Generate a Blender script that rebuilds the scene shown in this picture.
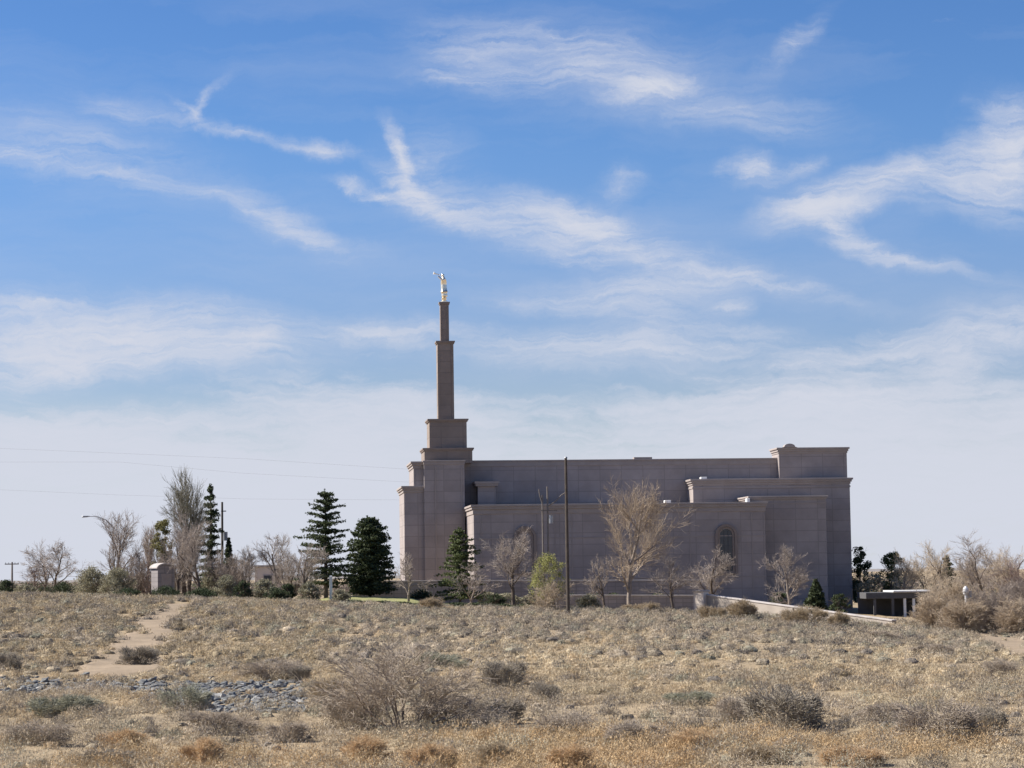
import bpy, bmesh, math, random
import numpy as np
from mathutils import Vector, Matrix
rad = math.radians
for o in list(bpy.data.objects): bpy.data.objects.remove(o, do_unlink=True)
S = bpy.context.scene
COL = S.collection
W, H, F = 1024, 768, 2300.0
# ------------------------------------------------------------------ camera
PITCH, ROLL, CZ = math.atan((576-384)/F), rad(-0.8), 4.0
cam_d = bpy.data.cameras.new('camera'); cam = bpy.data.objects.new('camera', cam_d); COL.objects.link(cam)
cam_d.sensor_width = 36; cam_d.lens = F/W*36; cam_d.clip_start = 0.5; cam_d.clip_end = 60000
RM = Matrix.Rotation(rad(90)+PITCH, 3, 'X') @ Matrix.Rotation(ROLL, 3, 'Z')
cam.matrix_world = Matrix.Translation((0, 0, CZ)) @ RM.to_4x4()
S.camera = cam
S.render.resolution_x, S.render.resolution_y = W, H
# ------------------------------------------------------------------ light
SUN_AZ, SUN_EL = rad(-79), rad(42)
sl = bpy.data.lights.new('sun', 'SUN'); sl.energy = 5.0; sl.angle = rad(0.5); sl.color = (1.0, .94, .86)
so = bpy.data.objects.new('sun', sl); COL.objects.link(so)
sd = Vector((math.sin(SUN_AZ)*math.cos(SUN_EL), math.cos(SUN_AZ)*math.cos(SUN_EL), math.sin(SUN_EL)))
so.rotation_euler = sd.to_track_quat('Z', 'Y').to_euler(); so.location = (-60, 60, 80)
S.view_settings.view_transform = 'Standard'; S.view_settings.look = 'None'
S.view_settings.exposure = 0.95; S.view_settings.gamma = 1.0; S.view_settings.use_curve_mapping = False
SKY_STRENGTH = 0.05

# ------------------------------------------------------------------ pixel <-> world helpers
def ray(px, py):
    d = RM @ Vector(((px-W/2)/F, (H/2-py)/F, -1.0)); return d
def P(px, py, Y):
    d = ray(px, py); t = Y/d.y
    return Vector((d.x*t, Y, CZ+d.z*t))
RMn = np.array(RM)
def project(X, Y, Z):
    p = np.stack([X, Y, Z-CZ], -1) @ RMn
    return W/2 - F*p[..., 0]/p[..., 2], H/2 + F*p[..., 1]/p[..., 2]
def sstep(a, b, x):
    t = np.clip((np.asarray(x, float)-a)/(b-a), 0, 1); return t*t*(3-2*t)
_rs = np.random.RandomState(5)
_wv = [(_rs.uniform(0, 6.28), _rs.uniform(0, 6.28), _rs.uniform(.6, 1.5)) for _ in range(14)]
def wav(X, Y, scale, k0=0, n=7):
    s = 0
    for a, ph, f in _wv[k0:k0+n]:
        w = 6.283/scale*f
        s = s + np.sin((X*math.cos(a)+Y*math.sin(a))*w + ph + 1.3*np.sin((X*math.sin(a*1.7)-Y*math.cos(a*1.7))*w*.43+ph*2))
    return s/n
CR_X = [-400, 0, 150, 300, 420, 560, 700, 850, 1000, 1400]
CR_Z = [3.3, 2.8, 2.35, 1.8, 1.3, .75, .4, -.4, -1.4, -2.2]
def h(X, Y):
    X = np.asarray(X, float); Y = np.asarray(Y, float)
    Ys = np.maximum(Y, 30)
    a = np.clip(X/Ys*F+W/2, -400, 1400)
    z = sstep(85, 200, Y)*np.interp(a, CR_X, CR_Z)
    z = z*(1-sstep(320, 2600, Y))
    und = .16*wav(X, Y, 14) + .07*wav(X, Y, 4.5, 7)
    und = und*(1-.75*sstep(195, 215, Y))*(1-sstep(400, 900, Y))
    return z+und
def G(px, py):
    d = ray(px, py); Y = np.arange(30, 420, .2); t = Y/d.y
    Z = CZ+d.z*t; hit = np.nonzero(Z <= h(d.x*t, Y))[0]
    Y = float(Y[hit[0]]) if len(hit) else 420.; x = d.x*Y/d.y
    return Vector((x, Y, float(h(x, Y))))

# ------------------------------------------------------------------ world sky with cirrus
def build_world():
    w = bpy.data.worlds.new('World'); S.world = w; w.use_nodes = True
    nt = w.node_tree; N = nt.nodes; L = nt.links
    N.clear()
    def nd(t, **k):
        n = N.new(t)
        for a, b in k.items(): setattr(n, a, b)
        return n
    def math_(op, a, b=None, c=None, clamp=False):
        n = nd('ShaderNodeMath', operation=op, use_clamp=clamp)
        for i, v in enumerate((a, b, c)):
            if v is None: continue
            if isinstance(v, (int, float)): n.inputs[i].default_value = v
            else: L.new(v, n.inputs[i])
        return n.outputs[0]
    out = nd('ShaderNodeOutputWorld'); bg = nd('ShaderNodeBackground'); bg.inputs[1].default_value = SKY_STRENGTH
    L.new(bg.outputs[0], out.inputs[0])
    sky = nd('ShaderNodeTexSky', sky_type='NISHITA', sun_disc=False, sun_elevation=SUN_EL, sun_rotation=SUN_AZ)
    sky.altitude = 1600; sky.air_density = 1.0; sky.dust_density = .6; sky.ozone_density = 1.6
    tc = nd('ShaderNodeTexCoord'); sep = nd('ShaderNodeSeparateXYZ'); L.new(tc.outputs['Generated'], sep.inputs[0])
    az = math_('MULTIPLY', math_('ARCTAN2', sep.outputs[0], sep.outputs[1]), 23.0)
    el = math_('MULTIPLY', math_('ARCSINE', sep.outputs[2]), 23.0)
    cb = nd('ShaderNodeCombineXYZ'); L.new(az, cb.inputs[0]); L.new(el, cb.inputs[1])
    base = cb.outputs[0]
    def vmath(op, a, b):
        n = nd('ShaderNodeVectorMath', operation=op)
        for i, v in enumerate((a, b)):
            if isinstance(v, tuple): n.inputs[i].default_value = v
            else: L.new(v, n.inputs[i])
        return n.outputs[0]
    def noise(vec, scale, detail=4, rough=.55, off=0, out_='Fac', dist=0):
        m = nd('ShaderNodeMapping'); m.inputs['Location'].default_value = (off, off*.7, off*.3); L.new(vec, m.inputs[0])
        n = nd('ShaderNodeTexNoise'); n.inputs['Scale'].default_value = scale; n.inputs['Detail'].default_value = detail
        n.inputs['Roughness'].default_value = rough; n.inputs['Distortion'].default_value = dist
        L.new(m.outputs[0], n.inputs['Vector'])
        return n.outputs[out_]
    w1 = vmath('MULTIPLY', vmath('SUBTRACT', noise(base, .8, 3, .5, 3.3, 'Color'), (.5, .5, .5)), (.75, .42, 0))
    w2 = vmath('MULTIPLY', vmath('SUBTRACT', noise(base, 3.0, 7, .68, 9.1, 'Color'), (.5, .5, .5)), (.46, .22, 0))
    warped = vmath('ADD', vmath('ADD', base, w1), w2)
    def q(px, py):
        d = ray(px, py).normalized(); return math.atan2(d.x, d.y)*23, math.asin(d.z)*23
    blobs = [  # px, py, half length, half width, tilt, strength
        (655, 92, 50, 13, 10, .75), (600, 72, 130, 42, -6, .30), (740, 112, 110, 20, -10, .22), (795, 45, 55, 11, 38, .20),
        (480, 60, 90, 34, -10, .20), (450, 82, 60, 9, -8, .16), (560, 40, 90, 12, -12, .20),
        (197, 97, 32, 6, 38, .26), (184, 115, 26, 6, -45, .28), (245, 134, 75, 6, -10, .30), (325, 148, 28, 8, -8, .36),
        (60, 150, 150, 34, -8, .20), (15, 160, 50, 9, -6, .28), (120, 176, 130, 10, -10, .15), (120, 108, 60, 12, -8, .28),
        (285, 217, 55, 17, -30, .38), (330, 242, 60, 11, -15, .22), (225, 190, 50, 8, -12, .15),
        (396, 163, 42, 10, -62, .85), (425, 198, 60, 10, -30, .80), (385, 194, 52, 6, -18, .62), (350, 186, 20, 5, -40, .3), (480, 218, 80, 14, -12, .42), (430, 170, 60, 40, -20, .16),
        (580, 222, 62, 18, -20, .70), (550, 225, 130, 28, -8, .28), (622, 182, 32, 16, 10, .20), (650, 252, 130, 20, -16, .35), (740, 278, 130, 8, -12, .30),
        (755, 168, 26, 14, -10, .60), (797, 166, 26, 8, 10, .38),
        (822, 205, 66, 20, 10, .75), (890, 186, 100, 20, 12, .62), (1002, 160, 42, 50, 20, .95), (960, 185, 60, 24, 0, .42), (845, 235, 48, 13, -38, .50), (905, 260, 90, 9, -14, .42),
        (640, 288, 90, 15, 0, .45), (560, 302, 90, 12, -4, .34), (650, 312, 70, 30, 0, .28), (727, 306, 24, 8, 0, .38), (560, 250, 80, 16, -14, .2),
        (110, 338, 190, 34, -2, 1.05), (60, 362, 130, 18, 2, .5), (130, 420, 220, 14, 1, .45), (820, 400, 220, 16, 3, .4), (30, 303, 70, 5, -2, .45), (255, 342, 34, 22, 20, .36), (385, 330, 90, 13, -3, .42), (20, 372, 90, 22, 0, .4),
        (1000, 335, 110, 34, 8, .5), (880, 348, 110, 11, 6, .38), (760, 335, 80, 12, -10, .2), (520, 345, 120, 16, 0, .3), (640, 350, 150, 22, 0, .4)]
    total = None
    for px, py, a, b, ang, st in blobs:
        x, y = q(px, py)
        m = nd('ShaderNodeMapping', vector_type='TEXTURE')
        m.inputs['Location'].default_value = (x, y, 0); m.inputs['Rotation'].default_value = (0, 0, rad(ang))
        m.inputs['Scale'].default_value = (a*1.55/100, b*1.75/100, 1)
        L.new(warped, m.inputs[0])
        g = nd('ShaderNodeTexGradient', gradient_type='QUADRATIC_SPHERE'); L.new(m.outputs[0], g.inputs[0])
        t = math_('MULTIPLY', g.outputs['Fac'], st*2.0)
        total = t if total is None else math_('ADD', total, t)
    fm = nd('ShaderNodeMapping'); fm.inputs['Rotation'].default_value = (0, 0, rad(14)); fm.inputs['Scale'].default_value = (.38, 2.7, 1); L.new(warped, fm.inputs[0])
    fib = noise(fm.outputs[0], 1.5, 10, .66, 2.0, dist=.9)
    fibm = nd('ShaderNodeMapRange'); fibm.inputs[1].default_value = .32; fibm.inputs[2].default_value = .68; fibm.inputs[3].default_value = .18; fibm.inputs[4].default_value = 1.75; L.new(fib, fibm.inputs[0])
    fib2 = noise(fm.outputs[0], 5.5, 8, .72, 31.0, dist=.6)
    f2m = nd('ShaderNodeMapRange'); f2m.inputs[1].default_value = .3; f2m.inputs[2].default_value = .7; f2m.inputs[3].default_value = .5; f2m.inputs[4].default_value = 1.45; L.new(fib2, f2m.inputs[0])
    streaks = math_('MULTIPLY', math_('MULTIPLY', total, fibm.outputs[0]), f2m.outputs[0])
    # low sheet of cirrostratus towards the horizon
    bm_ = nd('ShaderNodeMapping'); bm_.inputs['Rotation'].default_value = (0, 0, rad(-3)); bm_.inputs['Scale'].default_value = (.26, 1.35, 1); L.new(warped, bm_.inputs[0])
    bn = noise(bm_.outputs[0], 1.25, 9, .62, 6.0)
    e1 = q(512, 265)[1]; e0 = q(512, 520)[1]
    ramp = nd('ShaderNodeMapRange', interpolation_type='SMOOTHSTEP'); ramp.inputs[1].default_value = e1; ramp.inputs[2].default_value = e0; ramp.inputs[3].default_value = 0; ramp.inputs[4].default_value = 1.0
    L.new(el, ramp.inputs[0])
    bsum = math_('ADD', math_('MULTIPLY_ADD', ramp.outputs[0], 1.9, -.50), math_('MULTIPLY', math_('SUBTRACT', bn, .5), 3.6))
    bnm = nd('ShaderNodeMapRange', interpolation_type='SMOOTHSTEP'); bnm.inputs[1].default_value = .12; bnm.inputs[2].default_value = 1.25; bnm.inputs[3].default_value = 0; bnm.inputs[4].default_value = 1.55; L.new(bsum, bnm.inputs[0])
    low = nd('ShaderNodeMapRange', interpolation_type='SMOOTHSTEP'); low.inputs[1].default_value = q(512, 370)[1]; low.inputs[2].default_value = q(512, 560)[1]; low.inputs[3].default_value = 0; low.inputs[4].default_value = 1.4; L.new(el, low.inputs[0])
    lowm = math_('MULTIPLY', low.outputs[0], math_('ADD', -.55, math_('MULTIPLY', bn, 2.7)))
    bank = math_('MULTIPLY', math_('ADD', math_('MULTIPLY', bnm.outputs[0], 1.15), math_('MAXIMUM', lowm, 0.0)), math_('ADD', .45, math_('MULTIPLY', f2m.outputs[0], .55)))
    faint = noise(fm.outputs[0], .55, 6, .6, 14.0)
    fa = nd('ShaderNodeMapRange'); fa.inputs[1].default_value = .48; fa.inputs[2].default_value = .8; fa.inputs[3].default_value = 0; fa.inputs[4].default_value = .16; L.new(faint, fa.inputs[0])
    dens = math_('ADD', math_('ADD', streaks, bank), fa.outputs[0])
    dens = math_('SUBTRACT', 1.0, math_('POWER', 2.718, math_('MULTIPLY', dens, -1.25)))   # thin sheets never go fully opaque
    mix = nd('ShaderNodeMix', data_type='RGBA'); L.new(dens, mix.inputs['Factor']); L.new(sky.outputs[0], mix.inputs['A'])
    mix.inputs['B'].default_value = CLOUD
    hs = nd('ShaderNodeHueSaturation'); hs.inputs['Hue'].default_value = .511; hs.inputs['Saturation'].default_value = SKY_SAT; hs.inputs['Value'].default_value = SKY_VAL
    for nm, lo_, hi_ in (('Saturation', 1.12, SKY_SAT), ('Hue', .535, .511), ('Value', .92, SKY_VAL)):
        r_ = nd('ShaderNodeMapRange', interpolation_type='SMOOTHSTEP'); r_.inputs[1].default_value = q(512, 560)[1]; r_.inputs[2].default_value = q(512, 120)[1]; r_.inputs[3].default_value = lo_; r_.inputs[4].default_value = hi_
        L.new(el, r_.inputs[0]); L.new(r_.outputs[0], hs.inputs[nm])
    L.new(sky.outputs[0], hs.inputs['Color']); L.new(hs.outputs[0], mix.inputs['A'])
    L.new(mix.outputs['Result'], bg.inputs[0])
CLOUD = (6.8, 7.1, 8.1, 1); SKY_SAT = 1.32; SKY_VAL = 1.33
build_world()

# ------------------------------------------------------------------ materials
def mat(name, c1, c2=None, scale=3.0, rough=.9, bump=0.0, bscale=20.0, metal=0.0, attr=None, detail=5, spec=.3):
    m = bpy.data.materials.new(name); m.use_nodes = True
    nt = m.node_tree; b = nt.nodes['Principled BSDF']; b.inputs['Roughness'].default_value = rough; b.inputs['Metallic'].default_value = metal
    b.inputs['Specular IOR Level'].default_value = spec
    tc = nt.nodes.new('ShaderNodeTexCoord')
    if c2 is None: c2 = tuple(x*.72 for x in c1)
    n = nt.nodes.new('ShaderNodeTexNoise'); n.inputs['Scale'].default_value = scale; n.inputs['Detail'].default_value = detail; n.inputs['Roughness'].default_value = .6
    nt.links.new(tc.outputs['Object'], n.inputs['Vector'])
    r = nt.nodes.new('ShaderNodeValToRGB'); r.color_ramp.elements[0].position = .32; r.color_ramp.elements[1].position = .68
    r.color_ramp.elements[0].color = (*c2, 1); r.color_ramp.elements[1].color = (*c1, 1)
    nt.links.new(n.outputs['Fac'], r.inputs[0]); src = r.outputs[0]
    if attr:
        a = nt.nodes.new('ShaderNodeAttribute'); a.attribute_name = attr
        mx = nt.nodes.new('ShaderNodeMix'); mx.data_type = 'RGBA'; mx.blend_type = 'MULTIPLY'; mx.inputs['Factor'].default_value = 1
        nt.links.new(src, mx.inputs['A']); nt.links.new(a.outputs['Color'], mx.inputs['B']); src = mx.outputs['Result']
    nt.links.new(src, b.inputs['Base Color'])
    if bump:
        n2 = nt.nodes.new('ShaderNodeTexNoise'); n2.inputs['Scale'].default_value = bscale; n2.inputs['Detail'].default_value = 6
        nt.links.new(tc.outputs['Object'], n2.inputs['Vector'])
        bp_ = nt.nodes.new('ShaderNodeBump'); bp_.inputs['Strength'].default_value = bump; bp_.inputs['Distance'].default_value = .1
        nt.links.new(n2.outputs['Fac'], bp_.inputs['Height']); nt.links.new(bp_.outputs[0], b.inputs['Normal'])
    return m
def stone_mat(name, c, joint=.78, sx=2.4, sz=1.2):
    m = bpy.data.materials.new(name); m.use_nodes = True; nt = m.node_tree; b = nt.nodes['Principled BSDF']; b.inputs['Roughness'].default_value = .85; b.inputs['Specular IOR Level'].default_value = .25
    tc = nt.nodes.new('ShaderNodeTexCoord'); sp = nt.nodes.new('ShaderNodeSeparateXYZ'); nt.links.new(tc.outputs['Object'], sp.inputs[0])
    ad = nt.nodes.new('ShaderNodeMath'); nt.links.new(sp.outputs[0], ad.inputs[0]); nt.links.new(sp.outputs[1], ad.inputs[1])
    cb = nt.nodes.new('ShaderNodeCombineXYZ'); nt.links.new(ad.outputs[0], cb.inputs[0]); nt.links.new(sp.outputs[2], cb.inputs[1])
    br = nt.nodes.new('ShaderNodeTexBrick'); br.offset = 0.0; br.inputs['Scale'].default_value = 1; br.inputs['Brick Width'].default_value = sx; br.inputs['Row Height'].default_value = sz
    br.inputs['Mortar Size'].default_value = .045; br.inputs['Color1'].default_value = (*c, 1); br.inputs['Color2'].default_value = (*[x*.87 for x in c], 1); br.inputs['Mortar'].default_value = (*[x*joint for x in c], 1)
    nt.links.new(cb.outputs[0], br.inputs['Vector'])
    n = nt.nodes.new('ShaderNodeTexNoise'); n.inputs['Scale'].default_value = .35; n.inputs['Detail'].default_value = 8; n.inputs['Roughness'].default_value = .65; nt.links.new(tc.outputs['Object'], n.inputs['Vector'])
    mr = nt.nodes.new('ShaderNodeMapRange'); mr.inputs[1].default_value = .3; mr.inputs[2].default_value = .7; mr.inputs[3].default_value = .80; mr.inputs[4].default_value = 1.10; nt.links.new(n.outputs['Fac'], mr.inputs[0])
    mx = nt.nodes.new('ShaderNodeMix'); mx.data_type = 'RGBA'; mx.blend_type = 'MULTIPLY'; mx.inputs['Factor'].default_value = 1
    nt.links.new(br.outputs['Color'], mx.inputs['A']); nt.links.new(mr.outputs[0], mx.inputs['B']); nt.links.new(mx.outputs['Result'], b.inputs['Base Color'])
    return m
M = {}
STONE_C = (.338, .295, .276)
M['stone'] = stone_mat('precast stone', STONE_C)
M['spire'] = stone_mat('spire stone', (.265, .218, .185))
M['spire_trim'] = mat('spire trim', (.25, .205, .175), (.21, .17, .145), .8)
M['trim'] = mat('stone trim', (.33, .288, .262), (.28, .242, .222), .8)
M['roof'] = mat('flat roof gravel', (.35, .33, .31), None, 2)
M['glass'] = mat('dark window glass', (.03, .035, .045), None, 1, .12, spec=.5)
M['metal'] = mat('grey metal', (.32, .33, .34), None, 2, .45, metal=.6)
M['whitemetal'] = mat('white painted metal', (.75, .75, .73), (.65, .65, .63), 2, .4)
M['gold'] = mat('gold leaf', (.96, .86, .68), (.92, .80, .58), 2, .38, metal=1.0)
M['wood'] = mat('weathered pole wood', (.10, .08, .065), (.06, .05, .04), 3, .9)
M['wood_pale'] = mat('grey pole wood', (.22, .19, .17), (.16, .14, .12), 3, .9)
M['cable'] = mat('cable', (.42, .42, .44), None, 2, .6)
M['bark'] = mat('bark', (.15, .12, .095), (.09, .07, .055), 4, .95)
M['bark_pale'] = mat('pale bark', (.30, .25, .205), (.20, .165, .135), 4, .95)
M['twig'] = mat('bare twigs', (.34, .285, .24), (.26, .215, .18), .6, .95)
M['twig_pale'] = mat('pale bare twigs', (.40, .345, .295), (.30, .25, .215), .6, .95)
M['twig_red'] = mat('brown bare twigs', (.235, .165, .14), (.17, .12, .105), .6, .95)
M['twig_tan'] = mat('tan bare twigs', (.50, .41, .30), (.40, .32, .235), .6, .95)
M['twig_olive'] = mat('olive grey twigs', (.27, .245, .175), (.19, .175, .125), 1, .95)
M['twig_warm'] = mat('warm bare twigs', (.45, .365, .275), (.36, .285, .21), .6, .95)
M['needle'] = mat('dark evergreen needles', (.078, .098, .044), (.046, .062, .030), 1.2, .8)
M['needle_mid'] = mat('green evergreen needles', (.125, .15, .055), (.075, .095, .038), 1.2, .8)
M['needle_olive'] = mat('olive foliage', (.25, .225, .15), (.17, .155, .10), 1.0, .85)
M['leaf_yellow'] = mat('fresh yellow green leaves', (.33, .325, .125), (.25, .25, .095), 1.2, .8)
M['leaf_straw'] = mat('yellowing leaves', (.24, .22, .09), (.16, .15, .07), 1.2, .8)
M['leaf_grey'] = mat('grey green shrub leaves', (.35, .325, .225), (.25, .235, .16), 1.4, .9)
M['leaf_sage'] = mat('sage shrub leaves', (.37, .36, .27), (.27, .265, .195), 2, .9)
M['hedge'] = mat('hedge leaves', (.075, .095, .045), (.045, .058, .03), 2, .85)
M['dead'] = mat('dead brush', (.43, .36, .285), (.31, .26, .205), 1.5, .95)
M['dead_dark'] = mat('dark dead brush', (.37, .325, .255), (.26, .225, .18), 1.5, .95)
M['deadstem'] = mat('shrub stems', (.24, .195, .165), (.15, .12, .10), 4, .95)
M['straw'] = mat('straw brush', (.54, .45, .32), (.42, .34, .235), 1.5, .95)
M['gold_grass'] = mat('golden brush', (.74, .57, .37), (.60, .45, .28), 1.5, .95)
M['tuft'] = mat('dry tufts', (1, 1, 1), (.85, .85, .85), 1.5, .95, attr='col')
M['clump'] = mat('dry clumps', (1.0, 1.0, 1.0), (.72, .72, .72), 9, .95, attr='col', bump=.8, bscale=14)
M['rock'] = mat('riprap stone', (.19, .195, .19), (.095, .098, .097), 1.1, .85)
M['rock_pale'] = mat('pale riprap stone', (.36, .355, .335), (.21, .21, .2), 1.1, .85)
M['rock_dark'] = mat('dark riprap stone', (.17, .17, .168), (.09, .09, .09), 1.1, .85)
M['lawn'] = mat('lawn', (.27, .265, .11), (.21, .21, .085), .8, .95)
M['sand'] = mat('pale dirt track', (.295, .226, .152), (.215, .165, .11), .5, .95, bump=.5, bscale=4, detail=9)
M['wallblock'] = stone_mat('wall block', (.29, .265, .26), .75, .8, .4)
M['wallpale'] = mat('pale stone', (.70, .62, .53), (.60, .52, .44), 1.2, .85)
M['roofdark'] = mat('shade-dark fascia and frame', (.10, .10, .105), None, 1.5, .8)  # shade on the shelter put into the colour; also serves the window frame
M['wallmid'] = mat('weathered pale stone', (.38, .335, .285), (.30, .26, .22), .8, .85)
M['cap'] = mat('wall cap', (.46, .42, .39), None, 1.5, .85)

def translucent(m, amt=.3):
    nt = m.node_tree; b = nt.nodes['Principled BSDF']; o = nt.nodes['Material Output']
    tr = nt.nodes.new('ShaderNodeBsdfTranslucent'); mx = nt.nodes.new('ShaderNodeMixShader'); mx.inputs[0].default_value = amt
    nt.links.new(b.inputs['Base Color'].links[0].from_socket, tr.inputs[0]); nt.links.new(b.outputs[0], mx.inputs[1]); nt.links.new(tr.outputs[0], mx.inputs[2]); nt.links.new(mx.outputs[0], o.inputs[0])
translucent(M['clump'], .12)
for k_ in ('needle', 'needle_mid', 'hedge', 'leaf_grey'): translucent(M[k_], .22)
for k_ in ('tuft', 'straw', 'gold_grass', 'leaf_yellow', 'leaf_straw'): translucent(M[k_], .35)
def ground_mat():
    m = bpy.data.materials.new('dry field soil'); m.use_nodes = True; nt = m.node_tree; b = nt.nodes['Principled BSDF']; b.inputs['Roughness'].default_value = .95; b.inputs['Specular IOR Level'].default_value = .15
    tc = nt.nodes.new('ShaderNodeTexCoord')
    def nz(s, d, r=.6):
        n = nt.nodes.new('ShaderNodeTexNoise'); n.inputs['Scale'].default_value = s; n.inputs['Detail'].default_value = d; n.inputs['Roughness'].default_value = r; nt.links.new(tc.outputs['Object'], n.inputs['Vector']); return n.outputs['Fac']
    def rmp(fac, stops):
        r = nt.nodes.new('ShaderNodeValToRGB'); e = r.color_ramp.elements
        while len(e) < len(stops): e.new(.5)
        for k, (p, c) in enumerate(stops): e[k].position = p; e[k].color = (*c, 1)
        nt.links.new(fac, r.inputs[0]); return r.outputs[0]
    a = rmp(nz(.07, 6), [(.36, (.255, .205, .14)), (.5, (.325, .255, .165)), (.64, (.38, .30, .195))])
    c = rmp(nz(1.6, 8, .7), [(.30, (.55, .52, .5)), (.52, (.95, .94, .92)), (.75, (1.12, 1.1, 1.06))])
    mx = nt.nodes.new('ShaderNodeMix'); mx.data_type = 'RGBA'; mx.blend_type = 'MULTIPLY'; mx.inputs['Factor'].default_value = 1
    nt.links.new(a, mx.inputs['A']); nt.links.new(c, mx.inputs['B']); nt.links.new(mx.outputs['Result'], b.inputs['Base Color'])
    bp_ = nt.nodes.new('ShaderNodeBump'); bp_.inputs['Strength'].default_value = .8; bp_.inputs['Distance'].default_value = .15
    nt.links.new(nz(2.2, 8, .7), bp_.inputs['Height']); nt.links.new(bp_.outputs[0], b.inputs['Normal'])
    return m
M['ground'] = ground_mat()

# ------------------------------------------------------------------ object helpers
def thing(name, label, cat, loc=(0, 0, 0), rotz=0, group=None):
    o = bpy.data.objects.new(name, None); COL.objects.link(o); o.empty_display_size = .3
    o.location = loc; o.rotation_euler = (0, 0, rotz); o['label'] = label; o['category'] = cat
    if group: o['group'] = group
    return o
def tag(o, label, cat, group=None, kind=None):
    o['label'] = label; o['category'] = cat
    if group: o['group'] = group
    if kind: o['kind'] = kind
    return o
def structure(o): o['kind'] = 'structure'; return o
def mesh_np(name, V, Fc, smooth=False, col=None):
    """uniform polygons from numpy arrays"""
    V = np.asarray(V, np.float32); Fc = np.asarray(Fc, np.int32); k = Fc.shape[1]; n = len(Fc)
    me = bpy.data.meshes.new(name); me.vertices.add(len(V)); me.vertices.foreach_set('co', V.ravel())
    me.loops.add(n*k); me.loops.foreach_set('vertex_index', Fc.ravel())
    me.polygons.add(n); me.polygons.foreach_set('loop_start', np.arange(0, n*k, k, dtype=np.int32))
    if smooth: me.polygons.foreach_set('use_smooth', np.ones(n, bool))
    if col is not None:
        ca = me.color_attributes.new('col', 'FLOAT_COLOR', 'POINT')
        c4 = np.ones((len(V), 4), np.float32); c4[:, :3] = col; ca.data.foreach_set('color', c4.ravel())
    me.update(calc_edges=True)
    return me
def obj(name, me, m, parent=None):
    o = bpy.data.objects.new(name, me); COL.objects.link(o)
    if m is not None and len(me.materials) == 0: me.materials.append(m)
    if parent: o.parent = parent
    return o
class MB:
    def __init__(s): s.v = []; s.f = []
    def box(s, x0, x1, y0, y1, z0, z1):
        b = len(s.v)
        s.v += [(x0, y0, z0), (x1, y0, z0), (x1, y1, z0), (x0, y1, z0), (x0, y0, z1), (x1, y0, z1), (x1, y1, z1), (x0, y1, z1)]
        s.f += [tuple(b+i for i in q) for q in ((0, 3, 2, 1), (4, 5, 6, 7), (0, 1, 5, 4), (1, 2, 6, 5), (2, 3, 7, 6), (3, 0, 4, 7))]
        return s
    def frustum(s, x0, x1, y0, y1, z0, z1, i):
        b = len(s.v)
        s.v += [(x0, y0, z0), (x1, y0, z0), (x1, y1, z0), (x0, y1, z0), (x0+i, y0+i, z1), (x1-i, y0+i, z1), (x1-i, y1-i, z1), (x0+i, y1-i, z1)]
        s.f += [tuple(b+i_ for i_ in q) for q in ((0, 3, 2, 1), (4, 5, 6, 7), (0, 1, 5, 4), (1, 2, 6, 5), (2, 3, 7, 6), (3, 0, 4, 7))]
        return s
    def tube(s, pts, rs, n=8, caps=True):
        pts = [Vector(p) for p in pts]
        if not hasattr(rs, '__len__'): rs = [rs]*len(pts)
        b = len(s.v); ref = None
        for i, p in enumerate(pts):
            d = (pts[min(i+1, len(pts)-1)]-pts[max(i-1, 0)]).normalized()
            if ref is None: ref = d.orthogonal().normalized()
            ref = (ref-d*ref.dot(d)).normalized(); bi = d.cross(ref)
            for k in range(n):
                a = 6.28318*k/n; s.v.append(tuple(p+(ref*math.cos(a)+bi*math.sin(a))*rs[i]))
        for i in range(len(pts)-1):
            for k in range(n):
                k2 = (k+1) % n; s.f.append((b+i*n+k, b+i*n+k2, b+(i+1)*n+k2, b+(i+1)*n+k))
        if caps:
            s.f.append(tuple(b+k for k in reversed(range(n)))); s.f.append(tuple(b+(len(pts)-1)*n+k for k in range(n)))
        return s
    def prism(s, outline, y0, y1):   # outline in (x,z), counter-clockwise seen from -y
        b = len(s.v); n = len(outline)
        s.v += [(x, y0, z) for x, z in outline]+[(x, y1, z) for x, z in outline]
        s.f.append(tuple(b+k for k in range(n))); s.f.append(tuple(b+n+k for k in reversed(range(n))))
        for k in range(n):
            k2 = (k+1) % n; s.f.append((b+k, b+n+k, b+n+k2, b+k2))
        return s
    def ring(s, outer, inner, y0, y1):
        b = len(s.v); n = len(outer)
        for L_, y in ((outer, y0), (inner, y0), (outer, y1), (inner, y1)): s.v += [(x, y, z) for x, z in L_]
        for k in range(n):
            k2 = (k+1) % n
            o, i, O, I = b, b+n, b+2*n, b+3*n
            s.f += [(o+k, o+k2, i+k2, i+k), (o+k, O+k, O+k2, o+k2), (i+k, i+k2, I+k2, I+k), (O+k, I+k, I+k2, O+k2)]
        return s
    def mesh(s, name, bevel=0):
        me = bpy.data.meshes.new(name); me.from_pydata(s.v, [], s.f); me.update()
        if bevel:
            bm = bmesh.new(); bm.from_mesh(me)
            bmesh.ops.bevel(bm, geom=list(bm.edges), offset=bevel, segments=1, affect='EDGES', profile=.5)
            bm.to_mesh(me); bm.free()
        return me
    def build(s, name, m, parent=None, bevel=0): return obj(name, s.mesh(name, bevel), m, parent)
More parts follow.
